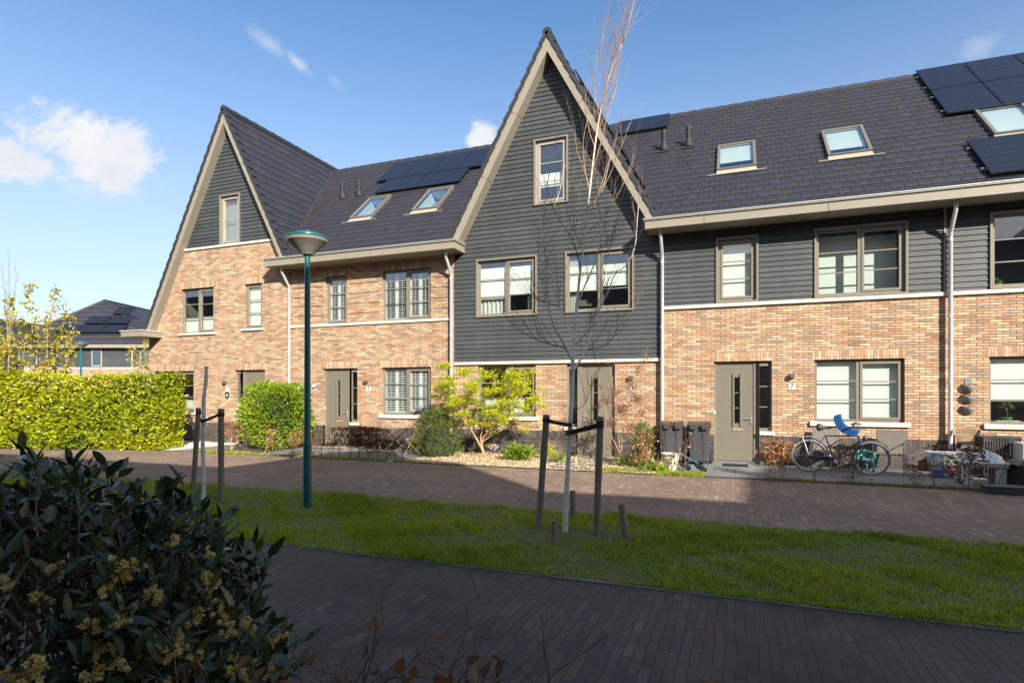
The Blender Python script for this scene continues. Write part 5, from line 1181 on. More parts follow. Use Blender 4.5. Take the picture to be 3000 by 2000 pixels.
for (k, x, y, s, lb) in ((0, .62, -2.38, 1.1, 'bushy beech sapling with coppery leaves right of the door numbered 7'), (0, .86, -2.40, 1.05, 'coppery beech sapling second from the door numbered 7'), (3, 1.40, -2.42, .9, 'bare thin beech sapling in front of the rear bicycle wheel'), (1, 2.02, -2.45, 1.1, 'dense dark brown beech sapling in front of the front bicycle wheel'),
                         (1, 3.0, -2.5, .62, 'sparse crooked beech sapling in front of the right garden chair'), (3, 3.29, -2.5, .95, 'bare beech sapling in front of the storage box full of toys'), (1, 3.77, -2.52, 1.15, 'dark brown beech sapling between the toy box and the white play basin')):
    put(k, x, y, x*3, s, lb, g7)
put(3, 4.12, -2.6, 2., 1.35, 'bare branching sapling in front of the white play basin', g7); 
put(3, -.98, -2.30, .5, 1.45, 'thin beech sapling in front of the right wheelie bin', 'beech saplings by the bins'); put(5, -1.62, -2.15, 2.2, 1.2, 'coppery beech sapling left of the pale flowerpot', 'beech saplings by the bins'); put(3, -1.12, -2.36, 1.1, 1.0, 'thin beech sapling in front of the pale flowerpot', 'beech saplings by the bins'); put(2, -1.95, -2.0, 4., .95, 'thin beech sapling in front of the narrow yew', 'beech saplings by the bins')
for i, (x, y) in enumerate([(-13.95, -1.7), (-13.6, -2.0), (-12.95, -2.2), (-12.2, -2.25)]):
    put(5 if i != 2 else 3, x, y, i*1.9, 1.3 if i < 2 else 1.05, '%s copper-leaved beech sapling from the left around the clipped laurel bush' % ORD[i], 'beech saplings around the laurel bush')
for i, p in enumerate(PRO):
    if not used[i]: raise RuntimeError('sapling prototype unused')

# background trees behind the hedge
def leafy_tree(name, label, cat, px, pb, depth, pts, n, sp, lm, bark=M_BARKT, ll=.16, trunk=.05, group=None):
    base = cam_pt(px, pb, depth); base.z = 0; o = thing(name, label, cat, tuple(base), group); b = MB(); tips = []; C_ = []
    for (x, y) in pts:
        q = cam_pt(x, y, depth+random.uniform(-.6, .6)); mid = base.lerp(q, .5)+Vector((0, 0, -.1)); p_ = smooth_path([base, mid+rv(.06), q], 6)
        b.tube(p_, [trunk*.5*(1-.85*i/len(p_)) for i in range(len(p_))], 6, cap=False)
        for i in range(5, len(p_)):
            for k in range(2): twig(b, p_[i], (p_[i]-p_[i-1]).normalized()+rv(.35), random.uniform(.2, .6)*sp, .006, 3, .2, .1, 1, 4, tips)
            C_.append(p_[i])
    b.build('trunk', bark, o, smooth=True)
    if n:
        C_ += [t_[0] for t_ in tips]; P_ = np.array([(random.choice(C_)+rv(.10*sp))[:] for _ in range(n)])
        leaf_mesh('crown', P_, RNG.normal(0, 1, (n, 3)), RNG.uniform(ll*.6, ll, n), RNG.uniform(ll*.35, ll*.6, n), lm, o, rnd=RNG.random(n))
    return o
leafy_tree('young_maple', 'tall young tree with sparse yellow-green leaves behind the hedge, left of the far lamp post', 'tree', 130, 1100, 20, [(150, 880), (190, 930), (215, 975), (90, 850), (110, 960), (170, 1010), (205, 1030), (140, 950)], 1500, .6, L_YELLOW, group='yellow-leaved young trees behind the hedge')
leafy_tree('young_maple', 'yellow-leaved young tree behind the hedge at the left edge, beside the bare tree', 'tree', 25, 1100, 19, [(30, 900), (55, 960), (10, 980), (75, 1010), (45, 1030), (5, 1040)], 1200, .6, L_YELLOW, group='yellow-leaved young trees behind the hedge')
leafy_tree('young_maple', 'small yellow-leaved sapling behind the hedge against the corner of the leftmost house', 'tree', 425, 1110, 24, [(428, 1000), (400, 1035), (440, 1020), (378, 1040), (436, 1060), (410, 1060)], 420, .45, L_YELLOW, group='yellow-leaved young trees behind the hedge')
leafy_tree('bare_tree', 'bare grey tree rising behind the hedge at the left edge', 'tree', 20, 1100, 22, [(25, 750), (48, 800), (8, 800), (40, 860), (20, 830), (-15, 820)], 0, .8, L_YELLOW, mat('grey_bark', col=(.20, .18, .15), rough=.9))

# foreground: bay laurel with pale flowers, low beech sprigs
random.seed(5)
def cam_dir(r, d, z): ca, sa = math.cos(YAW), math.sin(YAW); return Vector((r*ca-d*sa, r*sa+d*ca+EYE[1], z))
bay = thing('laurel_shrub', 'big dark-leaved shrub with pale yellow flower clusters in the left foreground', 'shrub', tuple(cam_dir(-1.5, 2.1, 0)))
ca, sa = math.cos(YAW), math.sin(YAW)
def bay_in(v):
    r, d, z = v; return ((r+1.72)/1.07)**2+((d-2.15)/.85)**2+((z-.40+.20*(r+1.75))/1.10)**2
tips = []; tries = 0
while len(tips) < 720 and tries < 60000:
    tries += 1
    r, d, z = random.uniform(-2.8, -.4), random.uniform(1.25, 3.0), random.uniform(.25, 1.65); e = bay_in((r, d, z))
    e += .10*math.sin(r*9+z*7)+.08*math.sin(d*11+z*5)
    if .50 < e < 1.0 and -1.02 < r/d < -.40+.05*math.sin(z*13+d*5) and random.random() < (.25+.75*(e-.5)*2): tips.append((r, d, z))
P_, D_, Rr_, Ro_ = [], [], [], []; stm = MB(); CLU = []
ctr = cam_dir(-1.55, 2.15, .35)
for (r, d, z) in tips:
    p = cam_dir(r, d, z-.03); ax = ((p-ctr).normalized()*.9+Vector((0, 0, .55))+rv(.28)).normalized()
    e = ax.orthogonal().normalized(); f_ = ax.cross(e); L_ = random.uniform(.10, .20); q0 = p-ax*L_; m_ = random.randint(6, 9); a0 = random.uniform(0, 6.28)
    stm.tube([q0-ax*.14+rv(.01), q0, p], [.0042, .0034, .002], 5, cap=False)
    for k in range(m_):
        t_ = k/(m_-1); a = a0+k*2.4; s_ = e*math.cos(a)+f_*math.sin(a); tilt = .95-.6*t_
        dr_ = (ax*(1-tilt*.75)+s_*tilt+Vector((0, 0, -.05))).normalized(); P_.append((q0+ax*L_*t_)[:]); D_.append(dr_[:]); Ro_.append((ax+rv(.25))[:]); Rr_.append(random.random()**1.3)
    if random.random() < .55: CLU.append((q0+ax*L_*random.uniform(.45, .95)+(Vector(EYE)-p).normalized()*.055, ax))
N_ = len(P_)
roll = np.cross(np.array(D_), np.cross(np.array(Ro_), np.array(D_)))
sdv = np.array(Ro_)
leaf_mesh('foliage', P_, D_, RNG.uniform(.045, .112, N_), RNG.uniform(.020, .042, N_), L_BAY, bay, rnd=np.array(Rr_), roll=sdv, shape=12, fold=.4)
for k in range(9):
    q = cam_dir(-1.55+random.gauss(0, .25), 2.15+random.gauss(0, .2), 0); e_ = cam_dir(*random.choice(tips)); stm.tube(smooth_path([q, q.lerp(e_, .5)+Vector((0, 0, .15)), e_], 4), [.012]*4+[.008]*4+[.005], 6, cap=False)
stm.build('stems', M_BARK, bay)
protos = []
for k in range(6):
    Cc, Dd = [], []
    for j in range(9):
        v = np.array(rv(1.).normalized()*random.uniform(.010, .032)); m_ = 26
        d_ = RNG.normal(size=(m_, 3)); d_ /= np.linalg.norm(d_, axis=1)[:, None]; Cc.append(v+d_*.0015); Dd.append(d_)
    Cc = np.concatenate(Cc); o = leaf_mesh('flower_cluster', Cc+np.array(ORG[bay]), np.concatenate(Dd), RNG.uniform(.007, .013, len(Cc)), RNG.uniform(.004, .008, len(Cc)), L_FLOW, bay, rnd=np.repeat(RNG.random(9), 26)*.6+RNG.random(len(Cc))*.4); protos.append(o)
random.shuffle(CLU)
def vis(p): r_ = (p-Vector(EYE)); return r_.length < 2.6
CLU = sorted(CLU, key=lambda c: (c[0]-Vector(EYE)).length)[:99]
for i, (p, ax) in enumerate(CLU):
    o = protos[i] if i < 6 else protos[i % 6].copy()
    if i >= 6: COL.objects.link(o); o.parent = bay
    o.location = p-ORG[bay]; o.rotation_euler = (random.random()*6, random.random()*6, random.random()*6); s_ = random.uniform(.75, 1.25); o.scale = (s_, s_, s_)
def sprig(px, py, depth, top, label, nl, seed):
    random.seed(seed); base = cam_pt(px, 1500, depth); base.z = 0; hh = cam_pt(px, top, depth).z
    o = thing('beech_plant', label, 'shrub', tuple(base), 'young beech plants in the foreground'); b = MB(); tips = []
    main = []
    for k in range(5): 
        q = base+Vector((random.gauss(0, .03), random.gauss(0, .03), 0)); d_ = Vector((random.gauss(0, .16), random.gauss(0, .10), 1))
        e_ = q+Vector((d_.x*hh*1.2, d_.y*hh*1.2, hh*random.uniform(.78, .95))); p_ = smooth_path([q, q.lerp(e_, .5)+rv(.02), e_], 5); b.tube(p_, [.007-.004*i/len(p_) for i in range(len(p_))], 6)
        for j in range(16): i = random.randint(len(p_)//2, len(p_)-1); twig(b, p_[i], Vector((random.gauss(0, 1), random.gauss(0, .8), random.uniform(.0, .9))), random.uniform(.10, .26), .0030, 5, .22, .03, 1, 5, tips)
    b.build('stem', M_BARK, o)
    P_ = np.array([t_[0][:] for t_ in random.sample(tips, min(nl, len(tips)))]); k = len(P_)
    leaf_mesh('leaves', P_, RNG.normal(0, 1, (k, 3))+np.array([0, 0, -.2]), RNG.uniform(.035, .06, k), RNG.uniform(.018, .034, k), L_BEECHD, o, rnd=RNG.random(k)*.7+.3, shape=12, fold=.9)
    # no buds
sprig(1010, 1500, 1.75, 1880, 'bare-twigged young beech at the bottom edge, right beside the dark laurel shrub', 26, 21)
sprig(1255, 1500, 1.65, 1880, 'young beech with curled brown leaves at the bottom edge, middle of three', 44, 22)
sprig(1400, 1500, 1.70, 1935, 'young beech at the bottom edge, farthest right of the foreground plants', 20, 23)
sprig(885, 1500, 1.45, 1900, 'young beech with big copper leaves poking out under the dark laurel shrub', 22, 24)

# ---------------------------------------------------------------- street furniture and belongings
def street_lamp(loc, label):
    o = thing('street_lamp', label, 'street lamp', loc, 'teal street lamps'); x, y, _ = loc
    b = MB(); b.lathe([(.058, -.05), (.058, .9), (.056, .92), (.047, .98), (.040, 3.62), (.04, 3.70)], (x, y, 0), 24); b.build('pole', M_TEAL, o, smooth=True)
    b = MB(); b.lathe([(.04, 3.67), (.062, 3.69), (.066, 3.735), (.07, 3.76), (.09, 3.78), (.001, 3.785)], (x, y, 0), 24); b.build('collar', M_TEAL, o, smooth=True)
    b = MB(); b.lathe([(.092, 3.70), (.10, 3.72), (.292, 3.885), (.296, 3.93), (.288, 3.93), (.284, 3.887), (.092, 3.722)], (x, y, 0), 40); b.build('bowl', lampglass, o, smooth=True)
    b = MB(); b.lathe([(.10, 3.79), (.10, 3.87), (.26, 3.925), (.001, 3.926)], (x, y, 0), 32); b.build('lamp_unit', mat('lamp_reflector', col=(.22, .21, .19), rough=.35, metal=.4), o, smooth=True)
    b = MB(); b.lathe([(.298, 3.925), (.304, 3.94), (.30, 3.955), (.20, 4.0), (.05, 4.055), (.001, 4.06)], (x, y, 0), 40); b.build('cap', M_TEAL, o, smooth=True)
    return o
lampglass = bpy.data.materials.new('lamp_glass'); lampglass.use_nodes = True; t = NT(lampglass.node_tree); lampglass.node_tree.nodes.clear()
mx = t.n('ShaderNodeMixShader', _0=.5, _1=t.n('ShaderNodeBsdfTransparent', Color=(.85, .82, .76, 1)), _2=t.n('ShaderNodeBsdfPrincipled', Base_Color=(.34, .32, .28, 1), Roughness=.35))
t.n('ShaderNodeOutputMaterial', Surface=mx)
street_lamp((-5.86, -7.96, 0), 'teal lamp post with a wide conical glass head on the lawn')
q = cam_pt(237, 1100, 26.5); street_lamp((q.x, q.y, .45), 'distant teal lamp post behind the hedge at the left')
def wheelie(x, y, rz, label, leaves):
    o = thing('wheelie_bin', label, 'wheelie bin', (0, 0, 0), 'wheelie bins beside the door numbered 7'); G_ = mat('bin_grey', col=(.055, .058, .064), rough=.5, var=.15, vs=9)
    b = MB(); b.hexa([(-.20, -.24, .08), (.20, -.24, .08), (.20, .20, .08), (-.20, .20, .08), (-.245, -.32, .90), (.245, -.32, .90), (.245, .28, .90), (-.245, .28, .90)]); b.build('body', G_, o, bevel=.022)
    b = MB()
    for sx_ in (-.17, .07): b.hexa([(sx_+.02, -.245, .10), (sx_+.09, -.245, .10), (sx_+.09, -.20, .10), (sx_+.02, -.20, .10), (sx_, -.335, .82), (sx_+.10, -.335, .82), (sx_+.10, -.28, .82), (sx_, -.28, .82)])
    b.box(-.262, .262, -.345, .29, .875, .905); b.build('rim', G_, o, bevel=.01)
    b = MB(); b.hexa([(-.275, -.37, .90), (.275, -.37, .90), (.275, .30, .915), (-.275, .30, .915), (-.25, -.33, .945), (.25, -.33, .945), (.26, .28, 1.0), (-.26, .28, 1.0)])
    for sx_ in (-.22, .04): b.hexa([(sx_+.02, -.40, .83), (sx_+.16, -.40, .83), (sx_+.16, -.36, .83), (sx_+.02, -.36, .83), (sx_, -.39, .935), (sx_+.18, -.39, .935), (sx_+.18, -.33, .95), (sx_, -.33, .95)])
    b.build('lid', M_DARK, o, bevel=.012)
    b = MB(); b.tube([(-.2, .37, .93), (.2, .37, .93)], .015, 8); b.tube([(-.2, .37, .93), (-.2, .27, .93)], .013, 8); b.tube([(.2, .37, .93), (.2, .27, .93)], .013, 8); b.build('handle', M_DARK, o, smooth=True)
    for sx_ in (-.25, .25): b = MB(); b.tube([(sx_-.03, .20, .10), (sx_+.03, .20, .10)], .10, 18); b.build('wheel', M_RUBBER, o, smooth=True)
    b = MB(); b.tube([(-.25, .20, .10), (.25, .20, .10)], .012, 8); b.build('axle', M_ALU, o)
    if leaves:
        N = 260; leaf_mesh('leaf_litter', np.stack([RNG.uniform(-.25, .25, N), RNG.uniform(-.33, .28, N), RNG.uniform(.95, 1.0, N)], 1), RNG.normal(0, 1, (N, 3))*np.array([1, 1, .2]), .05, .03, L_BEECH, o)
    o.location = (x, y, 0); o.rotation_euler = (0, 0, rz); return o
wheelie(-1.42, -.42, R(6), 'dark grey wheelie bin beside the downpipe, its lid strewn with brown leaves', True)
wheelie(-.80, -.47, R(2), 'dark grey wheelie bin next to the door numbered 7', False)
# door mat
b = MB(); b.box(-.27, .27, -.72, -.30, .008, .02)
for i in range(16): b.box(-.265+i*.0335, -.247+i*.0335, -.71, -.31, .02, .028)
b.build('door_mat', M_RUBBER, None, (0, -.5, 0), label='black ribbed rubber mat before the door numbered 7', cat='door mat')
b = MB(); b.box(-3.75, -3.0, -.45, -.14, .012, .025); b.build('door_mat', mat('coir', col=(.30, .17, .09), rough=.95, var=.3, vs=60), None, (-3.4, -.3, 0), label='tan coir mat before the door numbered 5', cat='door mat')
b = MB(); b.box(-12.2, -10.85, -.46, -.38, .03, .07); b.box(-12.2, -12.15, -.46, -.38, 0, .03); b.box(-10.9, -10.85, -.46, -.38, 0, .03); b.build('threshold_bar', M_WOOD, None, (-11.5, -.42, 0), label='narrow wooden step bar before the door numbered 3', cat='step')
# bicycle, built along local x
bk = thing('bicycle', 'dark blue bicycle with a blue front child seat parked under the wide ground-floor window', 'bicycle', (0, 0, 0))
M_BLUE = mat('blue_enamel', col=(.02, .035, .085), rough=.25, var=.1, vs=10, coat=.4); M_CHR = mat('chrome', col=(.75, .76, .78), rough=.2, metal=1.); M_TYRE = mat('tyre_grey', col=(.20, .21, .23), rough=.6)
WB = 1.115; RW = .345
for wx in (0, WB):
    b = MB(); b.torus((wx, 0, RW), RW-.018, .019, n=48, m=8); w = b.build('wheel', M_TYRE, bk, smooth=True)
    b = MB(); b.torus((wx, 0, RW), RW-.045, .011, n=48, m=6); b.build('rim', M_CHR, w, smooth=True)
    b = MB()
    for k in range(28): a = k*2*math.pi/28; a2 = a+(.5 if k % 2 else -.5); b.tube([(wx+.022*math.cos(a2), (.025 if k % 4 < 2 else -.025), RW+.022*math.sin(a2)), (wx+(RW-.045)*math.cos(a), 0, RW+(RW-.045)*math.sin(a))], .0013, 4, cap=False)
    b.build('spokes', M_CHR, w)
    b = MB(); b.tube([(wx, -.045, RW), (wx, .045, RW)], .022, 12); b.build('hub', M_CHR, w, smooth=True)
    b = MB(); a0, a1 = (R(10), R(175)) if wx == 0 else (R(35), R(150)); b.torus((wx, 0, RW), RW+.022, .012, n=30, m=6, a0=a0, a1=a1); b.build('mudguard', M_DARK, bk, smooth=True)
ST_, HT, HB, BBk = (.30, 0, .80), (.885, 0, .79), (.925, 0, .66), (.455, 0, .29)
b = MB(); b.tube([BBk, ST_], .016, 10); b.tube([(.31, 0, .775), HT], .015, 10); b.tube([BBk, (.91, 0, .69)], .019, 10); b.tube([HT, HB], .02, 10)
for s_ in (-.05, .05): b.tube([(0, s_, RW), (.455, s_*.4, .29)], .009, 8); b.tube([(0, s_, RW), (.30, s_*.3, .77)], .008, 8)
b.build('frame', M_BLUE, bk, smooth=True)
b = MB()
for s_ in (-.05, .05): b.tube(smooth_path([(.93, s_*.9, .64), (1.0, s_, .50), (WB, s_, RW)], 4), .011, 8)
b.tube([(.93, -.05, .645), (.93, .05, .645)], .016, 8); b.build('fork', M_BLUE, bk, smooth=True)
b = MB(); b.tube([ST_, (.27, 0, .92)], .013, 8); b.tube([HT, (.86, 0, .98), (.93, 0, 1.03)], .013, 8); b.build('seat_post', M_CHR, bk, smooth=True)
b = MB(); pr = smooth_path([(.13, 0, .945), (.20, 0, .95), (.28, 0, .94), (.40, 0, .945)], 4); b.tube(pr, [.02, .06, .075, .08, .078, .07, .055, .04, .032, .026, .022, .020, .012], 12); o = b.build('saddle', M_DARK, bk, smooth=True)
b = MB(); b.tube(smooth_path([(.80, -.28, 1.02), (.86, -.22, 1.05), (.93, -.08, 1.045), (.94, 0, 1.035), (.93, .08, 1.045), (.86, .22, 1.05), (.80, .28, 1.02)], 4), .011, 8); b.build('handlebar', M_CHR, bk, smooth=True)
b = MB()
for s_ in (-1, 1): b.tube([(.78, s_*.29, 1.01), (.87, s_*.21, 1.05)], .017, 8); b.tube([(.93, s_*.2, 1.05), (.90, s_*.27, 1.03)], .006, 6)
b.build('grip', M_RUBBER, bk, smooth=True)
b = MB(); b.tube([(1.02, 0, .74), (1.06, 0, .74)], .035, 12); b.build('headlamp', M_CHR, bk, smooth=True)
b = MB()
for s_ in (-.06, .06): b.tube([(-.22, s_, .74), (.20, s_, .76)], .006, 6); b.tube([(0, s_, RW), (-.12, s_, .74)], .005, 6); b.tube([(0, s_, RW), (.06, s_, .75)], .005, 6); b.tube([(0, s_, RW), (.14, s_*.7, .58), (.26, s_*.3, .70)], .004, 6)
for k in range(5): b.tube([(-.20+k*.09, -.06, .745), (-.20+k*.09, .06, .745)], .004, 6)
b.build('rear_rack', M_ALU, bk, smooth=True)
b = MB(); b.tube([(.455, -.06, .29), (.455, -.035, .29)], .085, 24); b.tube([(.455, -.09, .29), (.455, .06, .29)], .018, 8); b.tube([(.455, -.085, .29), (.57, -.085, .18)], .009, 6); b.tube([(.455, .06, .29), (.35, .06, .40)], .009, 6); b.box(.54, .63, -.15, -.07, .17, .19); b.box(.30, .38, .06, .14, .395, .415)
b.build('crankset', M_CHR, bk, smooth=False)
b = MB(); b.hexa([(-.02, -.07, .30), (.46, -.07, .24), (.46, -.045, .24), (-.02, -.045, .30), (-.02, -.07, .375), (.46, -.07, .345), (.46, -.045, .345), (-.02, -.045, .375)]); b.build('chain_guard', M_BLUE, bk, bevel=.01)
b = MB(); b.tube([(0, -.03, RW), (0, -.02, RW)], .045, 16); b.tube([(.02, -.05, .25), (.03, -.05, .25)], .03, 10); b.build('sprocket', M_CHR, bk)
b = MB(); b.tube([(.42, -.03, .28), (.52, -.16, .02)], .008, 6); b.tube([(.42, .03, .28), (.52, .12, .02)], .008, 6); b.build('kickstand', M_DARK, bk)
cs = thing('child_seat', 'bright blue perforated child seat mounted behind the handlebar of the bicycle', 'child seat', (0, 0, 0))
M_SEAT = mat('seat_blue', col=(.010, .065, .20), rough=.35, var=.1, vs=9, coat=.3)
b = MB(); prof = [(.47, 1.20, .07), (.475, 1.17, .10), (.50, 1.08, .12), (.54, .98, .125), (.60, .89, .13), (.68, .83, .13), (.77, .815, .12), (.85, .82, .10), (.885, .85, .07)]
prof = [(p.x, p.z, max(.05, w_)) for p, w_ in zip(smooth_path([(x, 0, z) for x, z, w_ in prof], 1), [w_ for x, z, w_ in prof])]
for i in range(len(prof)-1):
    (x0, z0, w0), (x1, z1, w1) = prof[i], prof[i+1]; K = 8
    for k in range(K):
        f0, f1 = -1+2*k/K, -1+2*(k+1)/K
        cu = lambda f, x, z: (x+.11*abs(f)**2.5*(1 if z > .95 else .5), z+.10*abs(f)**2.5*(.35 if z > .95 else 1))
        a, c, d, e = cu(f0, x0, z0), cu(f1, x0, z0), cu(f1, x1, z1), cu(f0, x1, z1)
        b.face([(a[0], w0*f0, a[1]), (c[0], w0*f1, c[1]), (d[0], w1*f1, d[1]), (e[0], w1*f0, e[1])])
o = b.build('shell', M_SEAT, cs, smooth=True); md = o.modifiers.new('s', 'SOLIDIFY'); md.thickness = .03
b = MB(); side = [(.485, 1.205), (.455, 1.16), (.465, 1.06), (.515, .95), (.59, .865), (.69, .812), (.82, .80), (.88, .83), (.87, .875), (.80, .925), (.71, .985), (.635, 1.07), (.575, 1.16), (.53, 1.21)]
for yy in (-.118, .10): b.prism(side, 'Y', yy, yy+.018)
b.build('side_wing', M_SEAT, cs, smooth=False)
b = MB()
for zz, xx in ((1.10, .49), (1.04, .51), (.98, .535)):
    for yy in (-.06, -.02, .02, .06): b.tube([(xx-.035, yy, zz), (xx+.03, yy, zz)], .010, 8)
b.build('vent_holes', M_BAND, cs)
b = MB(); b.tube([(.80, 0, .80), (.88, 0, .90)], .014, 8); b.box(.60, .70, -.05, .05, .78, .80); b.build('bracket', M_DARK, cs)
ba = math.atan2(-.12, 1.11)
for o in (bk, cs): o.location = (1.45, -1.12, .006); o.rotation_euler = (0, 0, ba)
cs.location = (1.45, -1.12, .006)
# woven garden armchairs
def armchair(x, y, rz, label):
    o = thing('garden_armchair', label, 'garden chair', (0, 0, 0), 'woven garden armchairs on the patio of house number 7'); MW = mat('woven_taupe', wov, rough=.7)
    b = MB(); b.hexa([(-.24, -.22, .40), (.24, -.22, .40), (.24, .22, .37), (-.24, .22, .37), (-.24, -.22, .43), (.24, -.22, .43), (.24, .22, .40), (-.24, .22, .40)]); b.build('seat', MW, o)
    b = MB(); b.hexa([(-.25, .20, .40), (.25, .20, .40), (.25, .225, .40), (-.25, .225, .40), (-.25, .31, .86), (.25, .31, .86), (.25, .335, .86), (-.25, .335, .86)]); b.build('backrest', MW, o)
    for s_ in (-.27, .27):
        b = MB(); b.tube(smooth_path([(s_, -.26, 0), (s_, -.26, .58), (s_, -.22, .62), (s_, .05, .62), (s_, .29, .64)], 4), .012, 8); b.tube([(s_, .30, 0), (s_, .22, .42), (s_, .33, .86)], .012, 8); b.tube([(s_, -.26, .40), (s_, .22, .40)], .011, 8)
        b.build('side_frame', M_DARK2, o, smooth=True)
    b = MB(); b.tube([(-.27, -.25, .40), (.27, -.25, .40)], .012, 8); b.tube([(-.27, .33, .86), (.27, .33, .86)], .012, 8); b.build('cross_bar', M_DARK2, o, smooth=True)
    o.location = (x, y, .006); o.rotation_euler = (0, 0, rz)
def wov(t, b_):
    p = t.n('ShaderNodeTexCoord').outputs['Object']; x, y, z = t.sep(p)
    u = t.m('MULTIPLY', t.m('ADD', x, 0.), 18.); v = t.m('MULTIPLY', t.m('ADD', z, t.m('MULTIPLY', y, .6)), 18.)
    w1 = t.m('MULTIPLY', t.m('SINE', t.m('MULTIPLY', u, 6.28)), t.m('SINE', t.m('MULTIPLY', v, 6.28)))
    t.set(b_, 'Base Color', t.mix(t.smooth(w1, .3, .75), (.23, .20, .17), (.03, .027, .025)))
    t.set(b_, 'Normal', t.n('ShaderNodeBump', Height=w1, Strength=.7, Distance=.008))
M_DARK2 = mat('dark_taupe_metal', col=(.075, .068, .06), rough=.4)
armchair(3.02, -.62, R(-18), 'taupe woven garden armchair right of the bicycle')
armchair(1.84, -.50, R(-8), 'taupe woven garden armchair behind the rear wheel of the bicycle')
# turquoise child's chair
tc = thing('kids_chair', 'small turquoise plastic child chair behind the front bicycle wheel', 'child chair', (0, 0, 0)); M_TQ = mat('turquoise', col=(.03, .42, .33), rough=.4)
b = MB(); b.box(-.16, .16, -.15, .15, .26, .29); b.build('seat', M_TQ, tc, bevel=.01)
b = MB(); b.torus((0, .16, .36), .15, .016, n=16, m=6, a0=0, a1=math.pi)
for k in range(5): x = -.10+k*.05; b.box(x-.014, x+.014, .15, .17, .28, .36+math.sqrt(.0225-x*x))
b.build('backrest', M_TQ, tc)
for sx_ in (-1, 1):
    for sy_ in (-1, 1): b = MB(); b.tube([(sx_*.14, sy_*.13, .27), (sx_*.17, sy_*.16, 0)], .016, 6); b.build('leg', M_TQ, tc)
    b = MB(); b.tube(smooth_path([(sx_*.17, .16, .44), (sx_*.18, .0, .42), (sx_*.18, -.13, .40), (sx_*.17, -.15, .28)], 4), .016, 6); b.build('armrest', M_TQ, tc)
tc.location = (2.50, -.72, .006); tc.rotation_euler = (0, 0, R(15))
# transparent storage box with toys
sb = thing('storage_box', 'clear plastic storage box full of toys beneath the right downpipe', 'storage box', (3.90, -.98, 0)); x0, x1, y0, y1 = 3.62, 4.20, -1.18, -.78
clear = bpy.data.materials.new('clear_plastic'); clear.use_nodes = True; t = NT(clear.node_tree); clear.node_tree.nodes.clear()
mx = t.n('ShaderNodeMixShader', _0=.30, _1=t.n('ShaderNodeBsdfTransparent', Color=(.78, .85, .92, 1)), _2=t.n('ShaderNodeBsdfPrincipled', Base_Color=(.20, .24, .30, 1), Roughness=.3)); t.n('ShaderNodeOutputMaterial', Surface=mx)
b = MB(); e = .035
for (a, c) in (((x0+e, y0+e), (x1-e, y0+e)), ((x1-e, y0+e), (x1-e, y1-e)), ((x1-e, y1-e), (x0+e, y1-e)), ((x0+e, y1-e), (x0+e, y0+e))):
    A2 = (a[0]+(-e if a[0] < 3.9 else e), a[1]+(-e if a[1] < -.98 else e)); C2 = (c[0]+(-e if c[0] < 3.9 else e), c[1]+(-e if c[1] < -.98 else e))
    b.face([(a[0], a[1], .01), (c[0], c[1], .01), (C2[0], C2[1], .48), (A2[0], A2[1], .48)])
b.face([(x0+e, y0+e, .01), (x1-e, y0+e, .01), (x1-e, y1-e, .01), (x0+e, y1-e, .01)]); b.build('tub', clear, sb)
b = MB(); ring_pts = [(x0-.02, y0-.02), (x1+.02, y0-.02), (x1+.02, y1+.02), (x0-.02, y1+.02)]
for i in range(4): a, c = ring_pts[i], ring_pts[(i+1) % 4]; b.tube([(a[0], a[1], .485), (c[0], c[1], .485)], .016, 6)
b.build('rim', mat('clear_rim', col=(.34, .37, .40), rough=.35), sb)
def toy(name, label, build, m): b = MB(); build(b); b.build(name, m, None, (3.9, -1.05, 0), smooth=True, label=label, cat='toy', group='toys inside the clear storage box')
toy('toy_ball', 'red ball inside the clear storage box', lambda b: b.lathe([(.001, -.10), (.07, -.07), (.10, 0), (.07, .07), (.001, .10)], (3.98, -1.04, .13), 16), mat('toy_red', col=(.6, .02, .03), rough=.4))
toy('toy_hoop', 'yellow curved handle inside the clear storage box', lambda b: b.tube(smooth_path([(3.86, -1.10, .20), (3.83, -1.10, .33), (3.87, -1.10, .40), (3.93, -1.10, .38), (3.98, -1.10, .22)], 5), .012, 8), mat('toy_yellow', col=(.75, .52, .02), rough=.4))
toy('toy_block', 'blue toy block inside the clear storage box', lambda b: b.box(3.68, 3.84, -1.1, -.95, .03, .16), mat('toy_blue', col=(.05, .12, .35), rough=.4))
toy('toy_bucket', 'pink bucket inside the clear storage box', lambda b: b.lathe([(.06, .05), (.09, .26)], (4.08, -.92, 0), 14), mat('toy_pink', col=(.5, .12, .2), rough=.4))
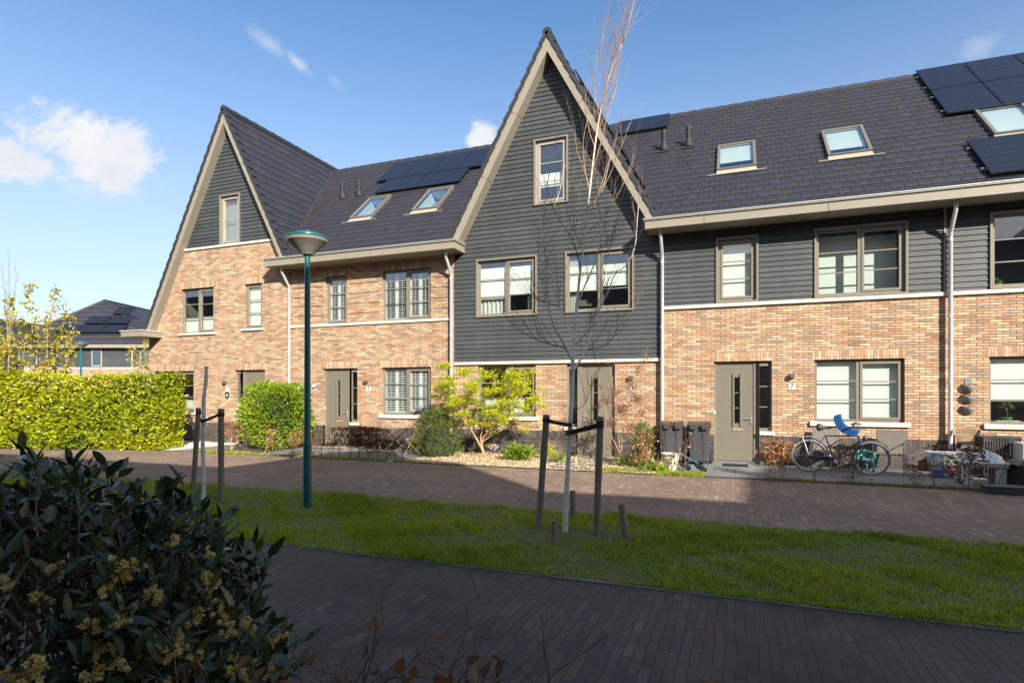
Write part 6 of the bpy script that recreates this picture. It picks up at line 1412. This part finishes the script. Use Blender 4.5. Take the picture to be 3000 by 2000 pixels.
# wooden folding chairs and table
def folding_chair(x, y, rz, label, group):
    o = thing('folding_chair', label, 'chair', (0, 0, 0), group)
    b = MB()
    for k in range(6): b.box(-.20, .20, -.20+k*.068, -.15+k*.068, .43, .448)
    b.build('seat', M_WOOD, o)
    b = MB()
    for k in range(5): z = .60+k*.052; b.box(-.19, .19, .225, .24, z, z+.042)
    b.box(-.20, .20, .22, .245, .858, .90); b.prism([(-.20, .90), (.20, .90), (.12, .935), (0, .945), (-.12, .935)], 'Y', .22, .245)
    b.build('backrest', M_WOOD, o)
    for s_ in (-.21, .21):
        b = MB(); b.hexa([(s_-.012, -.24, 0), (s_+.012, -.24, 0), (s_+.012, -.20, 0), (s_-.012, -.20, 0), (s_-.012, .20, .92), (s_+.012, .20, .92), (s_+.012, .24, .92), (s_-.012, .24, .92)]); b.build('leg', M_WOOD, o)
        s2 = s_*.88; b = MB(); b.hexa([(s2-.012, .22, 0), (s2+.012, .22, 0), (s2+.012, .26, 0), (s2-.012, .26, 0), (s2-.012, -.20, .43), (s2+.012, -.20, .43), (s2+.012, -.16, .43), (s2-.012, -.16, .43)]); b.build('leg', M_WOOD, o)
    o.location = (x, y, .006); o.rotation_euler = (0, 0, rz)
gc = 'wooden folding chairs in the front gardens'
folding_chair(4.44, -.45, R(-12), 'wooden folding chair with slatted back right of the clear storage box', gc)
folding_chair(-8.15, -1.0, R(-75), 'dark wooden folding chair beside the wide yew, right of the garden table', gc)
folding_chair(-9.75, -.75, R(60), 'wooden folding chair left of the garden table, half hidden by the low hedge', gc)
tb = thing('garden_table', 'weathered wooden garden table behind the low beech hedge', 'table', (0, 0, 0))
b = MB()
for k in range(7): b.box(-.55, .55, -.32+k*.092, -.245+k*.092, .70, .72)
b.box(-.50, -.45, -.3, .3, .675, .70); b.box(.45, .50, -.3, .3, .675, .70); b.build('tabletop', M_WOOD, tb)
for s_ in (-.3, .3):
    for f_ in (1, -1): b = MB(); b.hexa([(-.42*f_-.02, s_-.012, 0), (-.42*f_+.02, s_-.012, 0), (-.42*f_+.02, s_+.012, 0), (-.42*f_-.02, s_+.012, 0), (.40*f_-.02, s_-.012, .69), (.40*f_+.02, s_-.012, .69), (.40*f_+.02, s_+.012, .69), (.40*f_-.02, s_+.012, .69)]); b.build('leg', M_WOOD, tb)
tb.location = (-8.98, -.95, .006); tb.rotation_euler = (0, 0, R(-3))
# pale flowerpot, toy scooter bike
def ribbed(b):
    pr = [(.11, 0), (.125, .05)]
    for k in range(8): z = .06+k*.035; r = .13+.055*(z/.38); pr += [(r, z), (r+.006, z+.012), (r, z+.024)]
    pr += [(.20, .355), (.205, .385), (.185, .385), (.17, .33), (.001, .33)]; b.lathe(pr, (-1.30, -1.98, 0), 28)
b = MB(); ribbed(b); b.build('flowerpot', mat('pale_pot', col=(.62, .54, .42), rough=.8, var=.1, vs=12), None, (-1.3, -1.98, 0), smooth=True, label='pale ribbed flowerpot at the foot of the wheelie bins', cat='flowerpot')
kb = thing('kids_bike', 'small blue child bicycle lying on its side next to the pale flowerpot', 'child bicycle', (-.95, -1.85, 0)); M_KB = mat('kids_blue', col=(.02, .16, .32), rough=.3, coat=.4)
for c, nm in (((-.68, -2.08, .12), 'wheel'), ((-1.02, -1.75, .10), 'wheel')):
    b = MB(); b.M = Matrix.Translation(c) @ Matrix.Rotation(R(-42), 4, 'Z') @ Matrix.Rotation(R(52), 4, 'X'); b.torus((0, 0, 0), .12, .02, n=24, m=8); w = b.build(nm, M_RUBBER, kb, smooth=True)
    b = MB(); b.M = Matrix.Translation(c) @ Matrix.Rotation(R(-42), 4, 'Z') @ Matrix.Rotation(R(52), 4, 'X'); b.tube([(0, -.012, 0), (0, .012, 0)], .075, 16); b.build('rim', M_CHR, w)
b = MB(); b.tube([(-.68, -2.08, .15), (-.82, -1.95, .24), (-1.02, -1.75, .14)], .022, 8); b.tube([(-.82, -1.95, .24), (-.98, -1.92, .30)], .02, 8); b.build('frame', M_KB, kb, smooth=True)
b = MB(); b.tube([(-.98, -1.92, .30), (-1.12, -1.95, .42)], .012, 6); b.tube([(-1.14, -1.86, .44), (-1.10, -2.04, .50)], .010, 6); b.build('handlebar', M_CHR, kb, smooth=True)
b = MB(); b.tube([(-1.145, -1.84, .43), (-1.135, -1.90, .45)], .016, 8); b.build('grip', mat('magenta', col=(.35, .02, .10)), kb)
b = MB(); b.tube([(-.86, -1.86, .26), (-.80, -1.80, .30)], [.045, .03], 8); b.build('saddle', M_DARK, kb, smooth=True)
# wall planter with three pockets
wp = thing('wall_planter', 'three dark grey pocket planters in a column on the wall right of the downpipe', 'wall planter', (4.56, 0, 1.7)); M_WP = mat('grey_planter', col=(.19, .18, .17), rough=.6, var=.1, vs=14)
for k, zt in enumerate((1.86, 1.64, 1.41)):
    b = MB(); K = 14; xc = 4.56; secs = [(0, .115, .16), (-.09, .10, .135), (-.17, .06, .07), (-.20, .01, .012)]
    for i in range(3):
        (z0, w0, d0), (z1, w1, d1) = secs[i], secs[i+1]
        for j in range(K):
            a0, a1 = math.pi*j/K, math.pi*(j+1)/K
            b.face([(xc-w0*math.cos(a0), -d0*math.sin(a0), zt+z0+.03*math.sin(a0)*-(1 if i == 0 else 0)), (xc-w0*math.cos(a1), -d0*math.sin(a1), zt+z0-.03*math.sin(a1)*(1 if i == 0 else 0)), (xc-w1*math.cos(a1), -d1*math.sin(a1), zt+z1), (xc-w1*math.cos(a0), -d1*math.sin(a0), zt+z1)])
    o = b.build('pocket', M_WP, wp, smooth=True); md = o.modifiers.new('s', 'SOLIDIFY'); md.thickness = .006
    P_, d_, u_ = shell_leaves((xc+.03, -.07, zt-.03), (.06, .04, .04), 40, .3); leaf_mesh('dead_plant', P_, d_, .04, .008, L_BEECHD, o, kind='stuff')
b = MB(); b.box(4.50, 4.62, -.012, 0, 1.80, 1.95); b.tube([(4.56, -.01, 1.95), (4.56, 0, 1.95)], .06, 16); b.build('hanger', M_WP, wp)
# white play basin on a stand, black crates, grey box, trough
M_PW = mat('weathered_white', col=(.62, .60, .57), rough=.6, var=.15, vs=8)
pb_ = thing('play_basin', 'weathered white plastic play table with domed lid at the right edge', 'play table', (4.22, -1.85, 0)); PBM = Matrix.Translation((3.86-4.20*.86, 0, 0)) @ Matrix.Diagonal((.86, 1, 1, 1))
b = MB(); b.M = PBM; b.hexa([(4.22, -2.02, .33), (5.0, -2.02, .33), (5.0, -1.55, .33), (4.22, -1.55, .33), (4.20, -2.05, .42), (5.02, -2.05, .42), (5.02, -1.52, .42), (4.20, -1.52, .42)]); b.build('tray', M_PW, pb_, bevel=.015)
b = MB(); b.M = PBM; sec = [(4.14, .42, .18), (4.22, .62, .14), (4.32, .68, .10), (4.62, .665, .09), (4.80, .60, .10), (4.92, .52, .12), (4.98, .42, .16)]
for (xa_, za_, wa), (xb_, zb_, wb_) in zip(sec[:-1], sec[1:]):
    for (p0, p1) in (((-2.02, 0), (-2.02+wa*0+.12, 1)), ((-1.90, 1), (-1.66, 1)), ((-1.66, 1), (-1.55, 0))):
        zz = lambda z, q: .42+(z-.42)*q
        b.face([(xa_, p0[0], zz(za_, p0[1])), (xb_, p0[0], zz(zb_, p0[1])), (xb_, p1[0], zz(zb_, p1[1])), (xa_, p1[0], zz(za_, p1[1]))])
b.build('lid', mat('white_lid', col=(.80, .77, .74), rough=.5, var=.08, vs=8), pb_, smooth=True)
for (x, y) in ((4.30, -1.96), (4.88, -1.96), (4.30, -1.6), (4.88, -1.6)): b = MB(); b.M = PBM; b.box(x-.09, x+.09, y-.04, y+.04, 0, .33); b.build('leg', M_PW, pb_, bevel=.01)
b = MB(); b.M = PBM; b.box(4.52, 4.66, -2.026, -2.0, .445, .46); b.build('slot', M_BLACK, pb_)
def crate(x0, x1, y0, y1, z0, z1, label, cat='crate'):
    b = MB(); n_ = 14
    for k in range(n_): x = x0+(x1-x0)*k/(n_-1); b.box(x-.012, x+.012, y0, y0+.02, z0+.02, z1); b.box(x-.012, x+.012, y1-.02, y1, z0+.02, z1)
    for k in range(8): y = y0+(y1-y0)*k/7; b.box(x0-.01, x0+.01, y-.012, y+.012, z0+.02, z1); b.box(x1-.01, x1+.01, y-.012, y+.012, z0+.02, z1)
    b.box(x0-.02, x1+.02, y0-.01, y1+.01, z1, z1+.025); b.box(x0, x1, y0, y1, z0, z0+.02); return b.build('plastic_crate', M_DARK, None, ((x0+x1)/2, (y0+y1)/2, 0), label=label, cat=cat)
crate(4.54, 5.12, -.9, -.45, .05, .80, 'tall black slatted plastic crate between the wooden chair and the grey chest')
b = MB(); b.box(4.78, 5.30, -.9, -.45, 0, .05)
def chest():
    o = thing('garden_chest', 'pale grey garden chest cut by the right edge', 'chest', (5.6, -1.15, 0)); b = MB(); b.box(5.00, 6.3, -1.35, -.95, 0, .42); b.build('body', mat('pale_grey_plastic', col=(.42, .46, .46), rough=.6, var=.1, vs=8), o, bevel=.01)
    b = MB(); b.box(4.98, 6.32, -1.37, -.93, .43, .74); b.build('lid', MATS['pale_grey_plastic'], o, bevel=.012)
chest()
b = MB()
b.M = Matrix.Translation((-.42, 0, 0))
for k in range(12): z = .02+k*.034; b.box(4.98+.004*k, 5.75, -2.35, -1.65, z, z+.02)
b.box(5.02, 5.72, -2.31, -1.69, .0, .42); b.hexa([(4.98, -2.35, .42), (5.75, -2.35, .42), (5.75, -1.65, .42), (4.98, -1.65, .42), (5.1, -2.2, .50), (5.65, -2.2, .50), (5.65, -1.8, .50), (5.1, -1.8, .50)])
b.build('slatted_box', M_DARK, None, (5.3, -2.0, 0), label='black slatted box at the right edge in front of the grey chest', cat='box')
b = MB(); x0, x1, y0, y1 = 3.87, 5.2, -3.02, -2.72
b.hexa([(x0+.05, y0+.04, 0), (x1, y0+.04, 0), (x1, y1-.04, 0), (x0+.05, y1-.04, 0), (x0, y0, .13), (x1, y0, .13), (x1, y1, .13), (x0, y1, .13)]); b.box(x0-.015, x1, y0-.015, y0+.02, .115, .14); b.box(x0-.015, x0+.02, y0+.02, y1, .115, .14); b.box(x0+.02, x1, y1-.02, y1+.01, .115, .14)
b.build('trough', mat('slate_plastic', col=(.075, .10, .125), rough=.4, var=.1, vs=9), None, (4.7, -2.87, 0), bevel=.006, label='low slate-grey plastic trough on the street edge at the right', cat='trough')
# plants in windows of house 9
def pot_plant(x, z, label, col, hs=1.):
    o = thing('potted_plant', label, 'potted plant', (x, .30, z), 'plants standing in the windows at the right edge'); b = MB(); b.lathe([(.05, 0), (.075, .02), (.10, .065), (.105, .07), (.001, .06)], (x, .30, z), 18); b.build('pot', col, o, smooth=True)
    b = MB(); b.tube([(x, .30, z+.05), (x+.01, .30, z+.15*hs), (x, .30, z+.27*hs)], .008, 6); b.build('stem', M_BARK, o)
    P_, d_, u_ = shell_leaves((x, .30, z+.30*hs), (.09, .07, .05), 46, .3); leaf_mesh('leaves', P_, d_, .07, .035, L_PEONY, o)
pot_plant(5.32, 1.10, 'small tree-like plant in a green bowl inside the ground-floor window at the right edge', mat('green_pot', col=(.10, .33, .10), rough=.4))
pot_plant(5.14, 3.90, 'little leafy plant on the sill inside the upper window at the right edge', M_BAND, .4)
b = MB(); 
for x in (5.14, 5.32): b.box(x-.2, x+.2, .2, .42, (3.88 if x < 5.2 else 1.08)-.02, (3.90 if x < 5.2 else 1.10))
b.build('inner_sill', M_BAND, H9)
# dropped paper, cutlery bit on the hedge foot
b = MB(); b.box(-7.98, -7.80, -2.68, -2.60, .004, .012); b.build('litter_paper', M_WHITE, None, (-7.9, -2.64, 0), label='white scrap of paper at the street edge before the wide yew', cat='paper')

# ---------------------------------------------------------------- distant house behind the hedge
def far_house(nm_label, px0, px1, depth, apx, back, ridge_len, panels=True, wins=()):
    c0, c1 = cam_pt(px0, 1100, depth), cam_pt(px1, 1100, depth); c0.z = c1.z = 0; ux = (c1-c0).normalized(); vx = Vector((-ux.y, ux.x, 0)); w = (c1-c0).length
    o = thing('distant_house', nm_label, 'house', tuple((c0+c1)/2))
    def Q(u, v, z): p = c0+ux*u+vx*v; return Vector((p.x, p.y, z))
    ap = (cam_pt(apx, 1100, depth+back)-c0).dot(ux); e = .5; dp = back+ridge_len
    b = MB(); b.face([Q(0, 0, 0), Q(w, 0, 0), Q(w, 0, 3.75), Q(0, 0, 3.75)]); b.face([Q(w, 0, 0), Q(w, dp, 0), Q(w, dp, 3.75), Q(w, 0, 3.75)]); b.face([Q(0, 0, 0), Q(0, dp, 0), Q(0, dp, 3.75), Q(0, 0, 3.75)]); b.build('wall', M_BRICK, o)
    b = MB(); z = 3.85
    while z < 5.5:
        z2 = z+.122; b.face([Q(0, -.03, z), Q(w, -.03, z), Q(w, 0, z2), Q(0, 0, z2)]); b.face([Q(w+.03, 0, z), Q(w+.03, dp, z), Q(w, dp, z2), Q(w, 0, z2)]); z = z2
    b.build('cladding', M_CLAD, o)
    b = MB(); b.hexa([Q(-.03, -.06, 3.74), Q(w+.06, -.06, 3.74), Q(w+.06, .0, 3.74), Q(-.03, .0, 3.74), Q(-.03, -.06, 3.84), Q(w+.06, -.06, 3.84), Q(w+.06, 0, 3.84), Q(-.03, 0, 3.84)]); b.build('stone_band', M_WHITE, o)
    b = MB(); b.hexa([Q(-e, -e, 5.5), Q(w+e, -e, 5.5), Q(w+e, .0, 5.5), Q(-e, .0, 5.5), Q(-e, -e, 5.78), Q(w+e, -e, 5.78), Q(w+e, 0, 5.78), Q(-e, 0, 5.78)]); b.build('eaves_box', M_TRIM, o)
    zr = 10.4; A, B, Cc = Q(-e, -e, 5.8), Q(w+e, -e, 5.8), Q(ap, back, zr); b = MB(); n_ = 20
    for k in range(n_):
        a, c = k/n_, (k+1)/n_
        p0, p1, p2, p3 = A.lerp(Cc, a), B.lerp(Cc, a), B.lerp(Cc, c), A.lerp(Cc, c); up_ = Vector((0, 0, .03))
        b.face([p0+up_, p1+up_, p2, p3], [(0, k+.01), ((p1-p0).length/.3, k+.01), ((p1-p0).length/.3, k+.99), (0, k+.99)]); b.face([p0, p1, p1+up_, p0+up_], [(0, k)]*4)
        D_, E_ = Q(w+e, dp, 5.8), Q(ap, dp, zr); q0, q1, q2, q3 = B.lerp(Cc, a), D_.lerp(E_, a), D_.lerp(E_, c), B.lerp(Cc, c)
        b.face([q0+up_, q1+up_, q2, q3], [(0, k+.01), (30, k+.01), (30, k+.99), (0, k+.99)]); b.face([q0, q1, q1+up_, q0+up_], [(0, k)]*4)
    b.face([A, Cc, Q(ap, dp, zr), Q(-e, dp, 5.8)]); b.build('roof', M_ROOF, o)
    b = MB(); b.tube([B, Cc], .14, 8); b.tube([A, Cc], .11, 8); b.tube([Cc, Q(ap, dp, zr)], .13, 8); b.build('ridge', M_RIDGE, o)
    sl_ = lambda u, s, h=0.: Vector(tuple((Q(u, -e, 5.8)+(Q(u, back, zr)-Q(u, -e, 5.8))*s)))+Vector((0, 0, h))-vx*h*.8
    if panels:
        sp = lambda u, s, h: sl_(u, s, h)
        for (u0, u1, s0, s1) in panels: panel(o, sp, u0, u1, s0, s1, .16)
    b = MB(); b.tube([sl_(ap+2.5, .42, .1), sl_(ap+2.5, .42, .55)], .12, 10); b.build('roof_vent', M_RIDGE, o)
    b = MB(); b.tube([Q(w*.83, -.1, 0), Q(w*.83, -.1, 5.5)], .05, 8); b.build('downpipe', M_ZINC, o)
    for (u, z0, z1, ww) in wins:
        b = MB(); b.hexa([Q(u, -.05, z0), Q(u+ww, -.05, z0), Q(u+ww, -.0, z0), Q(u, 0, z0), Q(u, -.05, z1), Q(u+ww, -.05, z1), Q(u+ww, 0, z1), Q(u, 0, z1)]); wo = b.build('window', M_FRAMEL, o)
        b = MB(); b.hexa([Q(u+.1, -.06, z0+.1), Q(u+ww-.1, -.06, z0+.1), Q(u+ww-.1, -.055, z0+.1), Q(u+.1, -.055, z0+.1), Q(u+.1, -.06, z1-.1), Q(u+ww-.1, -.06, z1-.1), Q(u+ww-.1, -.055, z1-.1), Q(u+.1, -.055, z1-.1)]); b.build('pane', mat('far_pane', col=(.05, .07, .09), rough=.08, spec=.8), wo)
    return o
far_house('distant house with hipped dark roof and black solar panels beyond the hedge', 35, 462, 50, 306, 5.2, 11,
          panels=[(6.55, 8.2, .62, .80), (4.9, 6.8, .40, .58), (6.85, 8.75, .40, .58), (3.2, 5.1, .20, .38), (5.15, 7.05, .20, .38), (7.1, 9.0, .20, .38)], wins=((6.85, 3.95, 5.35, .9), (.6, 3.95, 5.35, 1.6), (11.0, 3.95, 5.35, 1.2)))
far_house('farther dark-roofed house partly hidden at the left edge', -330, -40, 62, -40, 6, 10, panels=())
